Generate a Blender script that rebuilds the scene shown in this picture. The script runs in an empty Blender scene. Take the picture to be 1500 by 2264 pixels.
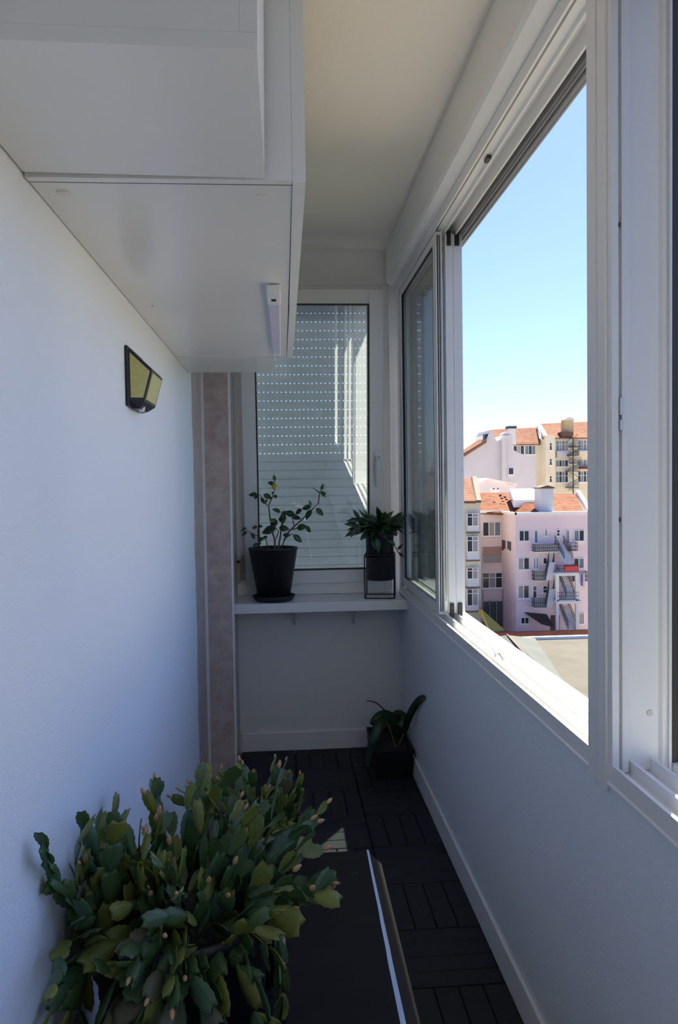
import bpy, math, random
from mathutils import Vector, Matrix
random.seed(7)
S = bpy.context.scene
COL = S.collection

# ------------------------------------------------------------------ camera
F_PX, CX, CY = 1710.0, 750.0, 1132.0
YAW, PITCH, ROLL = 0.0721550, 0.0369335, 0.0148620
EYE = Vector((0, 0, 1.5))
_f = Vector((math.sin(YAW)*math.cos(PITCH), math.cos(YAW)*math.cos(PITCH), -math.sin(PITCH)))
_r = Vector((math.cos(YAW), -math.sin(YAW), 0)); _d = _f.cross(_r)
CR = _r*math.cos(ROLL)+_d*math.sin(ROLL); CD = _d*math.cos(ROLL)-_r*math.sin(ROLL)
cam = bpy.data.objects.new('camera', bpy.data.cameras.new('camera')); COL.objects.link(cam)
cam.data.sensor_fit = 'HORIZONTAL'; cam.data.sensor_width = 36; cam.data.lens = F_PX/1500*36
cam.data.clip_start = .02; cam.data.clip_end = 2000
m = Matrix.Identity(4)
for i in range(3):
    m[i][0], m[i][1], m[i][2], m[i][3] = CR[i], -CD[i], -_f[i], EYE[i]
cam.matrix_world = m
S.camera = cam

# ------------------------------------------------------------------ sky, sun, exposure
SUN = Vector((.421, .665, 1.0)).normalized()
w = bpy.data.worlds.new('world'); S.world = w; w.use_nodes = True
wn = w.node_tree.nodes; wl = w.node_tree.links
sky = wn.new('ShaderNodeTexSky'); sky.sky_type = 'NISHITA'; sky.sun_disc = False
sky.sun_elevation = math.asin(SUN.z); sky.sun_rotation = math.atan2(SUN.x, SUN.y)
sky.altitude = 50; sky.air_density = 1.0; sky.dust_density = .6; sky.ozone_density = 1.5
tint = wn.new('ShaderNodeMix'); tint.data_type = 'RGBA'; tint.blend_type = 'MULTIPLY'; tint.inputs[0].default_value = 1
tint.inputs[7].default_value = (.75, .85, 1.23, 1)          # white balance of the photograph
wl.new(sky.outputs[0], tint.inputs[6]); wl.new(tint.outputs[2], wn['Background'].inputs[0]); wn['Background'].inputs[1].default_value = .185
sl = bpy.data.lights.new('sun', 'SUN'); sl.energy = 20; sl.angle = .0093; sl.color = (1, .935, .76)
so = bpy.data.objects.new('sun', sl); COL.objects.link(so)
so.rotation_euler = SUN.to_track_quat('Z', 'Y').to_euler()
S.view_settings.view_transform = 'Standard'; S.view_settings.look = 'None'
S.view_settings.gamma = 1; S.view_settings.use_curve_mapping = False
S.view_settings.exposure = -0.01
try:
    S.cycles.use_denoising = True; S.cycles.transparent_max_bounces = 24
    S.cycles.max_bounces = 14; S.cycles.diffuse_bounces = 8
except Exception: pass

# ------------------------------------------------------------------ helpers
def at(x, y, Y):
    """point of the vertical plane at depth Y (metres down the balcony) seen along image direction x, y"""
    d = CR*((x-CX)/F_PX)+CD*((y-CY)/F_PX)+_f
    return EYE+d*(Y/d.y)
def atz(x, y, z):
    d = CR*((x-CX)/F_PX)+CD*((y-CY)/F_PX)+_f
    return EYE+d*((z-EYE.z)/d.z)

class MB:
    def __init__(s): s.v = []; s.f = []; s.smooth = []
    def add(s, vs, fs, smooth=False):
        n = len(s.v); s.v += [tuple(p) for p in vs]
        s.f += [tuple(i+n for i in f) for f in fs]; s.smooth += [smooth]*len(fs); return s
    def box(s, x0, x1, y0, y1, z0, z1, c=0):
        if c <= 0:
            v = [(x, y, z) for x in (x0, x1) for y in (y0, y1) for z in (z0, z1)]
            return s.add(v, [(0,1,3,2),(4,6,7,5),(0,4,5,1),(2,3,7,6),(0,2,6,4),(1,5,7,3)])
        rings = []                                        # chamfered box: 4 stacked rings
        for z, i in ((z0, c), (z0+c, 0), (z1-c, 0), (z1, c)):
            rings.append([(x0+i+c,y0+i,z),(x1-i-c,y0+i,z),(x1-i,y0+i+c,z),(x1-i,y1-i-c,z),(x1-i-c,y1-i,z),(x0+i+c,y1-i,z),(x0+i,y1-i-c,z),(x0+i,y0+i+c,z)])
        v = sum(rings, []); f = [tuple(range(7,-1,-1)), tuple(range(24,32))]
        for r in range(3):
            for k in range(8): a = r*8+k; b = r*8+(k+1)%8; f.append((a, b, b+8, a+8))
        return s.add(v, f)
    def poly(s, pts, vec):
        """planar polygon pts extruded by vec"""
        n = len(pts); vec = Vector(vec); a = [Vector(p) for p in pts]; b = [p+vec for p in a]
        f = [tuple(range(n-1,-1,-1)), tuple(range(n, 2*n))]+[(i, (i+1)%n, n+(i+1)%n, n+i) for i in range(n)]
        return s.add(a+b, f)
    def profile(s, xz, y0, y1):
        return s.poly([(x, y0, z) for x, z in xz], (0, y1-y0, 0))
    def lathe(s, c, prof, n=24, cap=True):
        v = []; f = []
        for r, z in prof:
            for k in range(n): a = 2*math.pi*k/n; v.append((c[0]+r*math.cos(a), c[1]+r*math.sin(a), c[2]+z))
        for j in range(len(prof)-1):
            for k in range(n): k2 = (k+1)%n; f.append((j*n+k, j*n+k2, (j+1)*n+k2, (j+1)*n+k))
        s.add(v, f, True)
        if cap: s.add(v[:n], [tuple(range(n-1,-1,-1))]); s.add(v[-n:], [tuple(range(n))])
        return s
    def tube(s, pts, r, n=6):
        pts = [Vector(p) for p in pts]; v = []; f = []
        for i, p in enumerate(pts):
            t = (pts[min(i+1, len(pts)-1)]-pts[max(i-1, 0)]).normalized()
            a = t.cross(Vector((0,0,1)) if abs(t.z) < .9 else Vector((1,0,0))).normalized(); b = t.cross(a)
            rr = r[i] if isinstance(r, (list, tuple)) else r
            for k in range(n): q = 2*math.pi*k/n; v.append(p+(a*math.cos(q)+b*math.sin(q))*rr)
        for i in range(len(pts)-1):
            for k in range(n): k2 = (k+1)%n; f.append((i*n+k, i*n+k2, (i+1)*n+k2, (i+1)*n+k))
        s.add(v, f, True)
        s.add(v[:n], [tuple(range(n-1,-1,-1))]); s.add(v[-n:], [tuple(range(n))]); return s
    def bar(s, a, b, t):
        return s.tube([a, b], t, 4)
    def mesh(s, name, mat=None):
        me = bpy.data.meshes.new(name); me.from_pydata(s.v, [], s.f)
        me.polygons.foreach_set('use_smooth', s.smooth)
        if mat: me.materials.append(mat)
        me.validate(); me.update()
        import bmesh
        bm = bmesh.new(); bm.from_mesh(me); bmesh.ops.recalc_face_normals(bm, faces=bm.faces); bm.to_mesh(me); bm.free()
        return me

def wloc(o):
    p = Vector((0,0,0))
    while o: p = p+Vector(o.location); o = o.parent
    return p
def put(name, mb, mat, parent=None, org=None, kind=None):
    """links mb (world coordinates) as ONE mesh object; its origin is org or its parent's"""
    pw = wloc(parent) if parent else Vector((0,0,0))
    ow = Vector(org) if org else pw
    mb.v = [(x-ow.x, y-ow.y, z-ow.z) for x, y, z in mb.v]
    o = bpy.data.objects.new(name, mb.mesh(name, mat)); COL.objects.link(o)
    o.location = ow-pw
    if parent: o.parent = parent
    if kind: o['kind'] = kind
    return o
def tag(o, label, cat, group=None, kind=None):
    o['label'] = label; o['category'] = cat
    if group: o['group'] = group
    if kind: o['kind'] = kind
    return o
def thing(name, loc, label, cat, group=None, kind=None):
    o = bpy.data.objects.new(name, None); COL.objects.link(o); o.location = loc; o.empty_display_size = .1
    return tag(o, label, cat, group, kind)
def link_mesh(name, me, parent, M):
    o = bpy.data.objects.new(name, me); COL.objects.link(o); o.parent = parent; o.matrix_local = M; return o

# ------------------------------------------------------------------ materials
def mat(name, col, rough=.5, metal=0, spec=None, bump=None, var=None):
    m = bpy.data.materials.new(name); m.use_nodes = True; nt = m.node_tree; p = nt.nodes['Principled BSDF']
    p.inputs['Base Color'].default_value = (*col, 1); p.inputs['Roughness'].default_value = rough; p.inputs['Metallic'].default_value = metal
    if spec is not None: p.inputs['Specular IOR Level'].default_value = spec
    tc = None
    if bump or var: tc = nt.nodes.new('ShaderNodeTexCoord')
    if bump:
        sc, st, dist = bump
        n = nt.nodes.new('ShaderNodeTexNoise'); n.inputs['Scale'].default_value = sc; n.inputs['Detail'].default_value = 4
        b = nt.nodes.new('ShaderNodeBump'); b.inputs['Strength'].default_value = st; b.inputs['Distance'].default_value = dist
        nt.links.new(tc.outputs['Object'], n.inputs['Vector']); nt.links.new(n.outputs[0], b.inputs['Height']); nt.links.new(b.outputs[0], p.inputs['Normal'])
    if var:
        sc, c2, lo, hi = var
        n = nt.nodes.new('ShaderNodeTexNoise'); n.inputs['Scale'].default_value = sc; n.inputs['Detail'].default_value = 7; n.inputs['Roughness'].default_value = .62
        r = nt.nodes.new('ShaderNodeMapRange'); r.inputs[1].default_value = lo; r.inputs[2].default_value = hi
        mx = nt.nodes.new('ShaderNodeMix'); mx.data_type = 'RGBA'; mx.inputs[6].default_value = (*col, 1); mx.inputs[7].default_value = (*c2, 1)
        nt.links.new(tc.outputs['Object'], n.inputs['Vector']); nt.links.new(n.outputs[0], r.inputs[0]); nt.links.new(r.outputs[0], mx.inputs[0]); nt.links.new(mx.outputs[2], p.inputs['Base Color'])
    return m
def glass(name, tint, f0):
    m = bpy.data.materials.new(name); m.use_nodes = True; nt = m.node_tree; nt.nodes.remove(nt.nodes['Principled BSDF'])
    t = nt.nodes.new('ShaderNodeBsdfTransparent'); t.inputs[0].default_value = (*tint, 1)
    g = nt.nodes.new('ShaderNodeBsdfGlossy'); g.inputs['Roughness'].default_value = 0
    geo = nt.nodes.new('ShaderNodeNewGeometry'); dot = nt.nodes.new('ShaderNodeVectorMath'); dot.operation = 'DOT_PRODUCT'
    nt.links.new(geo.outputs['Incoming'], dot.inputs[0]); nt.links.new(geo.outputs['Normal'], dot.inputs[1])
    def M(op, a, b=None):
        n = nt.nodes.new('ShaderNodeMath'); n.operation = op
        for i, q in enumerate((a, b)):
            if q is None: continue
            if isinstance(q, (int, float)): n.inputs[i].default_value = q
            else: nt.links.new(q, n.inputs[i])
        return n.outputs[0]
    c = M('ABSOLUTE', dot.outputs['Value']); k = M('POWER', M('SUBTRACT', 1.0, c), 5.0)
    fac = M('ADD', M('MULTIPLY', k, 1-f0), f0)
    mx = nt.nodes.new('ShaderNodeMixShader'); nt.links.new(fac, mx.inputs[0]); nt.links.new(t.outputs[0], mx.inputs[1]); nt.links.new(g.outputs[0], mx.inputs[2])
    nt.links.new(mx.outputs[0], nt.nodes['Material Output'].inputs[0]); return m
def tiles_mat(name, c1, c2, pitch):
    """far roof tiles: rows too small to pick apart, a banded relief"""
    m = mat(name, c1, .9, spec=.05); nt = m.node_tree; p = nt.nodes['Principled BSDF']
    tc = nt.nodes.new('ShaderNodeTexCoord')
    wv = nt.nodes.new('ShaderNodeTexWave'); wv.bands_direction = 'Z'; wv.inputs['Scale'].default_value = .314/(pitch*.5); wv.inputs['Distortion'].default_value = .5
    wv.wave_profile = 'SAW'
    nz = nt.nodes.new('ShaderNodeTexNoise'); nz.inputs['Scale'].default_value = 1.3; nz.inputs['Detail'].default_value = 6
    ad = nt.nodes.new('ShaderNodeMath'); ad.operation = 'MULTIPLY_ADD'; ad.inputs[1].default_value = .55; 
    nt.links.new(tc.outputs['Object'], wv.inputs['Vector']); nt.links.new(tc.outputs['Object'], nz.inputs['Vector'])
    nt.links.new(wv.outputs['Fac'], ad.inputs[0]); nt.links.new(nz.outputs[0], ad.inputs[2])
    r = nt.nodes.new('ShaderNodeMapRange'); r.inputs[1].default_value = .35; r.inputs[2].default_value = 1.1; nt.links.new(ad.outputs[0], r.inputs[0])
    mx = nt.nodes.new('ShaderNodeMix'); mx.data_type = 'RGBA'; mx.inputs[6].default_value = (*c1, 1); mx.inputs[7].default_value = (*c2, 1)
    nt.links.new(r.outputs[0], mx.inputs[0]); nt.links.new(mx.outputs[2], p.inputs['Base Color'])
    b = nt.nodes.new('ShaderNodeBump'); b.inputs['Strength'].default_value = .6; b.inputs['Distance'].default_value = .06
    nt.links.new(wv.outputs['Fac'], b.inputs['Height']); nt.links.new(b.outputs[0], p.inputs['Normal'])
    return m

PLASTER = mat('white_stipple_plaster', (.785,.82,.86), .75, bump=(210, .5, .003))
CEIL = mat('ceiling_plaster', (.84,.80,.74), .85, bump=(190, .5, .003))
SMOOTH = mat('smooth_white_plaster', (.80,.80,.80), .7, bump=(140, .25, .003))
ALU = mat('white_lacquered_aluminium', (.82,.82,.81), .32)
ALU2 = mat('grey_white_aluminium', (.62,.62,.61), .35)
PVC = mat('white_pvc', (.80,.80,.79), .3)
MEL = mat('white_melamine', (.80,.79,.77), .22)
MELEDGE = mat('melamine_edge', (.78,.74,.69), .4)
MARBLE = mat('pink_marble', (.60,.51,.475), .35, bump=(60, .15, .002), var=(17, (.42,.32,.295), .34, .70))
CAULK = mat('white_caulk', (.82,.80,.77), .5)
RUBBER = mat('black_rubber_gasket', (.012,.012,.013), .5)
BLACKP = mat('black_plastic', (.012,.013,.016), .45)
DECK = mat('black_composite_deck', (.022,.024,.030), .6, bump=(60, .3, .001), var=(40, (.015,.017,.021), .35, .7), spec=.3)
CONC = mat('grey_floor_stone', (.10,.09,.085), .6, bump=(50, .2, .002), var=(9, (.07,.06,.058), .4, .65))
LID = mat('dark_brown_board', (.008,.0065,.0055), .6, spec=.2, bump=(30, .1, .001), var=(14, (.005,.0042,.0038), .4, .6))
BENCHGREY = mat('charcoal_bench_side', (.050,.047,.044), .9, spec=.05)
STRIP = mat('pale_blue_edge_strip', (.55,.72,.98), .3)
GL = glass('clear_glass', (.92,.955,.95), .05)
GL2 = glass('double_glazing', (.93,.955,.955), .085)
SLAT = mat('shutter_slat_white', (.70,.72,.73), .5)
_t = SLAT.node_tree; _tr = _t.nodes.new('ShaderNodeBsdfTranslucent'); _tr.inputs[0].default_value = (.72,.77,.86,1); _m = _t.nodes.new('ShaderNodeMixShader'); _m.inputs[0].default_value = .23
_t.links.new(_t.nodes['Principled BSDF'].outputs[0], _m.inputs[1]); _t.links.new(_tr.outputs[0], _m.inputs[2]); _t.links.new(_m.outputs[0], _t.nodes['Material Output'].inputs[0])
TAN = mat('aged_ivory_plastic', (.52,.46,.34), .5)
STEEL = mat('zinc_steel', (.5,.5,.5), .3, .9)
LED = mat('led_phosphor_yellow', (.62,.58,.22), .35, var=(260, (.50,.46,.16), .45, .55))
LEDBAR = mat('milky_led_cover', (.62,.60,.78), .3)
SOIL = mat('dark_soil', (.035,.024,.016), .9, bump=(60, .8, .01))
BARK = mat('green_brown_stem', (.13,.09,.065), .7)
LEAFG = mat('dark_green_leaf', (.030,.075,.024), .35, var=(30, (.045,.105,.030), .4, .7))
LEAFB = mat('deep_green_leaf', (.018,.050,.018), .3)
LEAFY = mat('yellow_leaf', (.52,.40,.03), .4)
LEAFL = mat('light_green_leaf', (.11,.20,.045), .4)
CACT = [mat('cactus_green', (.045,.092,.026), .42, var=(28, (.075,.13,.03), .4, .7)),
        mat('cactus_blue_green', (.065,.125,.058), .4, var=(28, (.045,.09,.035), .4, .7)),
        mat('cactus_yellow_green', (.19,.21,.035), .42, var=(30, (.10,.14,.028), .4, .7)),
        mat('cactus_bronze', (.10,.085,.042), .45, var=(30, (.06,.085,.045), .4, .7)),
        mat('cactus_bud_peach', (.48,.27,.13), .5)]
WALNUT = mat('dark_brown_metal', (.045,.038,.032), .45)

# ================================================================== THE ROOM
XL, XR, YF, ZC = -.39, .65, 4.33, 2.786
Y0 = -3.6
floor = tag(put('floor', MB().box(XL-.1, XR+.15, Y0-.1, YF+.25, -.13, -.028), CONC, kind='structure'),
    'narrow balcony floor of grey stone covered with black slatted deck tiles', 'floor')
# deck tiles: 3 x 14 tiles, four slats each, their direction alternating
def slat_mesh(along):
    b = MB()
    if along == 'y': b.box(-.0355,.0355,-.1475,.1475,-.010,0,.0022)
    else: b.box(-.1475,.1475,-.0355,.0355,-.010,0,.0022)
    return b.mesh('slat', DECK)
SM = {'x': slat_mesh('x'), 'y': slat_mesh('y')}
tb = MB().box(-.149,.149,-.149,.149,-.028,-.022)
for k in range(9): tb.box(-.147+.0355*k-.002+.005,-.147+.0355*k+.002+.005,-.147,.147,-.022,-.010)
TB = tb.mesh('deck_tile', BLACKP)
for c in range(3):
    for r in range(14):
        t = link_mesh('deck_tile', TB, floor, Matrix.Translation((.195-.3+.3*c, YF-.01-.15-.3*r, 0)))
        al = 'y' if (c+r) % 2 else 'x'
        for k in range(4):
            q = -.11125+.07417*k
            link_mesh('slat', SM[al], t, Matrix.Translation((q,0,0) if al == 'y' else (0,q,0)))
tag(put('ceiling', MB().box(XL-.3, .95, Y0-.2, YF+.35, ZC, ZC+.22), CEIL, kind='structure'),
    'off-white stippled plaster ceiling of the enclosed balcony', 'ceiling')
# left wall: plaster skim with a wavy far edge on the stone
pts = [(XL, Y0, -.03), (XL, Y0, ZC), (XL, 3.425, ZC)]
for k in range(33):
    z = 2.6-2.63*k/32
    pts.append((XL, 3.433+.010*math.sin(z*9.1)+.006*math.sin(z*23+1)+.004*math.sin(z*41), z))
wl_ = MB().poly(pts, (-.006, 0, 0)); wl_.box(XL-.25, XL-.006, Y0, 3.3, -.03, ZC)
tag(put('wall_left', wl_, PLASTER, kind='structure'), 'long white stippled plaster wall at the left with a wavy edge against pink stone', 'wall')
tr = tag(put('trim_1', MB().box(XL-.25, XL-.0035, 3.3, 3.862, -.03, ZC), MARBLE, kind='structure'),
    'pink marble strip set flush in the left wall beside the plaster edge', 'stone trim')
put('caulk_line', MB().box(XL-.004, XL+.009, 3.85, 3.862, -.0, ZC), CAULK, tr)
tr = tag(put('trim_2', MB().box(XL-.004, -.262, 3.862, YF+.02, -.03, ZC), MARBLE, kind='structure'),
    'pink marble pilaster facing the viewer left of the far window', 'stone trim')
put('edge_line', MB().box(-.262, -.253, 3.866, 3.90, -.0, ZC), CAULK, tr)
# far wall with opening
wf = MB().box(-.40, XR+.15, YF, YF+.22, -.03, .875).box(-.40, XR+.15, YF, YF+.22, 2.60, ZC)
wf.box(-.40, -.285, YF, YF+.22, .875, 2.60).box(.600, XR+.15, YF+.02, YF+.22, .875, 2.60)
tag(put('wall_far', wf, SMOOTH, kind='structure'), 'short white end wall below and around the shuttered window', 'wall')
wr = MB().box(XR, XR+.15, Y0, YF+.22, -.03, .889)
tag(put('wall_right', wr, PLASTER, kind='structure'), 'low white stippled parapet wall under the sliding windows', 'wall')
tag(put('baseboard_right', MB().box(XR-.011, XR, Y0, YF, 0, .103, .002), SMOOTH, kind='structure'), 'white skirting board along the foot of the right parapet', 'skirting')
tag(put('baseboard_far', MB().box(-.253, XR-.011, YF-.011, YF, 0, .103, .002), SMOOTH, kind='structure'), 'white skirting board along the foot of the end wall', 'skirting')
# ceiling box over the sliding windows
bx = MB().profile([(.588, ZC),(.588,2.602),(.596,2.588),(.620,2.578),(.645,2.585),(.80,2.60),(.80,ZC)], Y0, YF-.07)
tag(put('trim_3', bx, ALU, kind='structure'), 'boxed white casing running under the ceiling above the sliding windows', 'casing')
tag(put('trim_4', MB().box(.786,.95, Y0, YF+.35, 2.735, ZC).box(.786,.82, Y0, YF+.35, 2.60, 2.735), SMOOTH, kind='structure'), 'outer lintel above the sliding windows', 'lintel')
tag(put('shade_slab', MB().box(.80,1.61, 3.38, 4.72, 3.60, 3.78), SMOOTH, kind='structure'), 'unseen slab added above the far corner to block the sun', 'slab')  # added out of view to keep direct sun off the bench and floor
tag(put('trim_7', MB().box(XR, XR+.15, Y0, -.95, .889, ZC-.18), SMOOTH, kind='structure'), 'full height piece of outer wall beside the viewer, out of view', 'wall')
# back of the balcony, behind the viewer
tag(put('wall_back', MB().box(XL-.1, XR+.15, Y0-.15, Y0, -.03, ZC), SMOOTH, kind='structure'), 'white wall closing the balcony behind the viewer', 'wall')
d = thing('door_1', (0.1, Y0, 0), 'white framed glazed door behind the viewer', 'door', kind='structure')
f = MB()
for a in ((-.32,-.24,0,2.1),(.44,.52,0,2.1),(-.24,.44,2.02,2.1),(-.24,.44,0,.25),(-.24,.44,.98,1.08)): f.box(a[0]+.0,a[1]+.0,Y0,Y0+.05,a[2],a[3],.004)
put('door_frame', f, PVC, d); put('pane', MB().box(-.24,.44,Y0+.015,Y0+.025,.25,2.02), GL, d)

# ------------------------------------------------------------------ sliding windows
HEAD = [(.645,2.60),(.645,2.545),(.652,2.545),(.652,2.592),(.663,2.592),(.663,2.552),(.690,2.552),(.690,2.538),(.697,2.538),(.697,2.578),(.735,2.578),(.735,2.530),(.742,2.530),(.742,2.575),(.7575,2.575),(.7575,2.60)]
HEAD_OUT = [(.7575,2.60),(.7575,2.530),(.762,2.530),(.762,2.520),(.768,2.520),(.768,2.535),(.771,2.535),(.771,2.510),(.780,2.507),(.780,2.503),(.786,2.503),(.786,2.60)]
SILL = [(.6415,.885),(.6415,.8895),(.645,.893),(.645,.930),(.653,.930),(.653,.912),(.683,.912),(.684,.936),(.692,.936),(.693,.912),(.728,.912),(.729,.938),(.737,.938),(.738,.914),
        (.768,.914),(.770,.930),(.786,.930),(.786,.885)]
def slider(name, y0, y1, label):
    wn_ = thing(name, (.72, (y0+y1)/2, .888), label, 'window', kind='structure')
    put('head_track', MB().profile(HEAD, y0, y1), ALU, wn_)
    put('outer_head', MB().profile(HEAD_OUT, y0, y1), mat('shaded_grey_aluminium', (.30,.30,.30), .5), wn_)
    put('sill_track', MB().profile(SILL, y0, y1), ALU, wn_)
    return wn_
def sash(parent, xc, y0, y1, th=.027, wide=False):
    """one sliding sash: four frame members and a pane"""
    s = put('sash', MB().box(xc-th/2, xc+th/2, y0, y0+.058, .936, 2.545, .002).box(xc-th/2, xc+th/2, y1-.058, y1, .936, 2.545, .002)
        .box(xc-th/2, xc+th/2, y0+.058, y1-.058, .936, .984, .002).box(xc-th/2, xc+th/2, y0+.058, y1-.058, 2.502, 2.545, .002), ALU, parent)
    put('pane', MB().box(xc-.003, xc+.003, y0+.055, y1-.055, .98, 2.506), GL, s)
    g = MB()
    for z in (.984, 2.498): g.box(xc-th/2-.0006, xc-.003, y0+.058, y1-.058, z, z+.004)
    for y in (y0+.058, y1-.062): g.box(xc-th/2-.0006, xc-.003, y, y+.004, .984, 2.502)
    put('gasket', g, RUBBER, s)
    return s
W1 = slider('window_1', 1.588, 4.29, 'white aluminium sliding window slid open onto blue sky, right side, its sashes stacked at the far end')
s1 = sash(W1, .666, 3.232, 4.20)
put('brush_seal', MB().box(.660,.664,3.2285,3.233,.95,2.53).box(.6685,.672,3.2285,3.233,.95,2.53), RUBBER, s1)
put('stile_lip', MB().box(.6525,.656,3.222,3.233,.94,2.545).box(.676,.680,3.222,3.233,.94,2.545), ALU, s1)
s2 = sash(W1, .7115, 3.236, 4.205); s3 = sash(W1, .7515, 3.236, 4.205)
put('interlock_cover', MB().box(.694,.727,3.226,3.236,.944,2.535,.0015), ALU, s2)
put('interlock_cover', MB().box(.728,.766,3.228,3.238,.944,2.535,.0015), ALU, s3)
for s, x0, x1, yy in ((s2,.700,.7165,3.222),(s3,.7335,.7525,3.224)):
    put('end_cap', MB().box(x0,x1,yy-.006,yy+.012,.925,.985,.001), BLACKP, s)
    put('end_cap', MB().box(x0,x1,yy-.006,yy+.012,2.485,2.545,.001), BLACKP, s)
put('cap_screw', MB().lathe((.708,3.214,.965), [(.0,0),(.004,0),(.004,.002)], 8), STEEL, s2)
put('jamb', MB().box(.6456,.7855,4.21,4.289,.925,2.552,.002), ALU, W1)
put('jamb', MB().box(.655,.7855,1.5885,1.60,.925,2.552,.002), ALU, W1)
put('track_shade_lines', MB().box(.6925,.6955,1.60,3.2,.9121,.9129).box(.7385,.7415,1.60,3.2,.9141,.9149).box(.653,.656,1.60,3.2,.9121,.9129), WALNUT, W1)  # thin dark strips paint the shade lines along the sill rails
put('catch_head', MB().box(.676,.69,2.49,2.53,2.540,2.558,.001), WALNUT, W1)
lt = MB().box(.678,.690,2.46,2.50,.925,.945,.001); lt.tube([(.684,2.44,.94),(.68,2.40,.95),(.684,2.37,.938)], .003)
put('catch_sill', lt, STEEL, W1)
W2 = slider('window_2', -.95, 1.496, 'white aluminium sliding window nearest the viewer at the right edge, open, three rails on its sill')
JAMB = [(.6456,1.496),(.6456,1.478),(.6595,1.478),(.6595,1.490),(.6665,1.490),(.6665,1.478),(.679,1.478),(.679,1.486),(.688,1.490),(.746,1.490),(.751,1.482),(.755,1.480),(.755,1.486),(.762,1.486),(.762,1.476),(.767,1.476),(.767,1.496)]
put('jamb', MB().poly([(x, y, .915) for x, y in JAMB], (0,0,1.635)), ALU, W2)
lk = MB().box(.6600,.6662,1.472,1.491,1.625,1.66,.001).box(.6600,.6662,1.472,1.491,1.595,1.617,.001)
put('lock_keeper', lk, STEEL, W2)
put('plug', MB().lathe((.728,1.4895,1.03), [(0,0),(.0001,0)], 6), ALU2, W2) if False else None
pl = MB()
for k in range(16):
    a = 2*math.pi*k/16; b = 2*math.pi*(k+1)/16
    pl.add([(.728,1.4875,1.03),(.728+.006*math.cos(a),1.4875,1.03+.006*math.sin(a)),(.728+.006*math.cos(b),1.4875,1.03+.006*math.sin(b)),
            (.728+.007*math.cos(a),1.4905,1.03+.007*math.sin(a)),(.728+.007*math.cos(b),1.4905,1.03+.007*math.sin(b))], [(0,1,2),(1,3,4,2)])
put('plug', pl, ALU2, W2)
for z in (1.42, 1.997): put('screw', MB().box(.661,.6655,1.484,1.489,z-.004,z+.004), WALNUT, W2)
put('outer_guide', MB().box(.7685,.796,1.480,1.496,.931,2.498), WALNUT, W2)
for k, xc in enumerate((.6665,.7115,.7515)): sash(W2, xc, -.56, .40)
mu = MB().box(.640,.786,1.496,1.520,.872,2.60,.002).box(.643,.786,1.520,1.540,.872,2.60).box(.640,.786,1.540,1.588,.872,2.60,.002)
tag(put('trim_6', mu, ALU, kind='structure'), 'white aluminium mullion between the two sliding windows', 'mullion')

# ------------------------------------------------------------------ far tilt window with its roller shutter
W3 = thing('window_3', (.17, YF, .88), 'white tilted window at the far end with a perforated roller shutter behind its glass', 'window', kind='structure')
fr = MB()
fr.box(-.285,-.205,YF+.0,YF+.06,.945,2.60,.003).box(.565,.612,YF-.01,YF+.06,.90,2.60,.003).box(-.285,.612,YF+.0,YF+.06,.880,.945,.003).box(-.205,.565,YF+.0,YF+.06,2.545,2.60,.003)
put('outer_frame', fr, PVC, W3)
# tilted sash: built upright about its bottom hinge, then leant into the room
SY = YF+.005; SZ = .945
sashp = bpy.data.objects.new('tilt_sash', None); COL.objects.link(sashp); sashp.parent = W3
sashp.location = Vector((.17, SY, SZ))-Vector(W3.location); 
TILT = math.radians(6.0)
def loc(mb, name, mt, parent=sashp):
    o = bpy.data.objects.new(name, mb.mesh(name, mt)); COL.objects.link(o); o.parent = parent; return o
HW, HH = .385, 1.60
sf = MB().box(-HW,-HW+.078,-.03,.03,0,HH,.004).box(HW-.078,HW,-.03,.03,0,HH,.004).box(-HW+.078,HW-.078,-.03,.03,0,.078,.004).box(-HW+.078,HW-.078,-.03,.03,HH-.078,HH,.004)
sashf = bpy.data.objects.new('tilt_sash', sf.mesh('tilt_sash', PVC)); COL.objects.link(sashf); sashf.parent = W3
sashf.location = sashp.location; sashf.rotation_euler = (TILT, 0, 0)
bpy.data.objects.remove(sashp)
i = .078
g = MB().box(-HW+i,HW-i,-.032,-.02,i,i+.007).box(-HW+i,HW-i,-.032,-.02,HH-i-.007,HH-i).box(-HW+i,-HW+i+.006,-.032,-.02,i,HH-i).box(HW-i-.008,HW-i,-.032,-.02,i,HH-i)
loc(g, 'gasket', RUBBER, sashf)
loc(MB().box(-HW+i-.005,HW-i+.005,-.014,-.010,i-.005,HH-i+.005), 'pane', GL2, sashf)
loc(MB().box(-HW+i-.005,HW-i+.005,.006,.010,i-.005,HH-i+.005), 'pane', GL2, sashf)
hd = MB().box(HW-.052,HW-.022,-.039,-.03,.58,.745,.003); hd.tube([(HW-.037,-.035,.70),(HW-.037,-.074,.70),(HW-.037,-.080,.685),(HW-.037,-.074,.61),(HW-.037,-.066,.545)], [.013,.014,.015,.014,.011], 8)
loc(hd, 'handle', PVC, sashf)
hg = MB().tube([(-HW-.012,-.032,.03),(-HW-.012,-.032,.17)], .008, 8); hg.box(-HW-.02,-HW+.004,-.034,-.026,.05,.062).box(-HW-.02,-HW+.004,-.034,-.026,.135,.147)
loc(hg, 'hinge', STEEL, sashf)
put('belt_winder', MB().box(-.268,-.243,YF-.018,YF+.005,.955,1.075,.003), TAN, W3)
put('belt', MB().box(-.261,-.249,YF-.004,YF,1.08,2.50), CAULK, W3)
put('belt_slot', MB().box(-.265,-.246,YF-.0195,YF-.0,1.066,1.079), BLACKP, W3)
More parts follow.
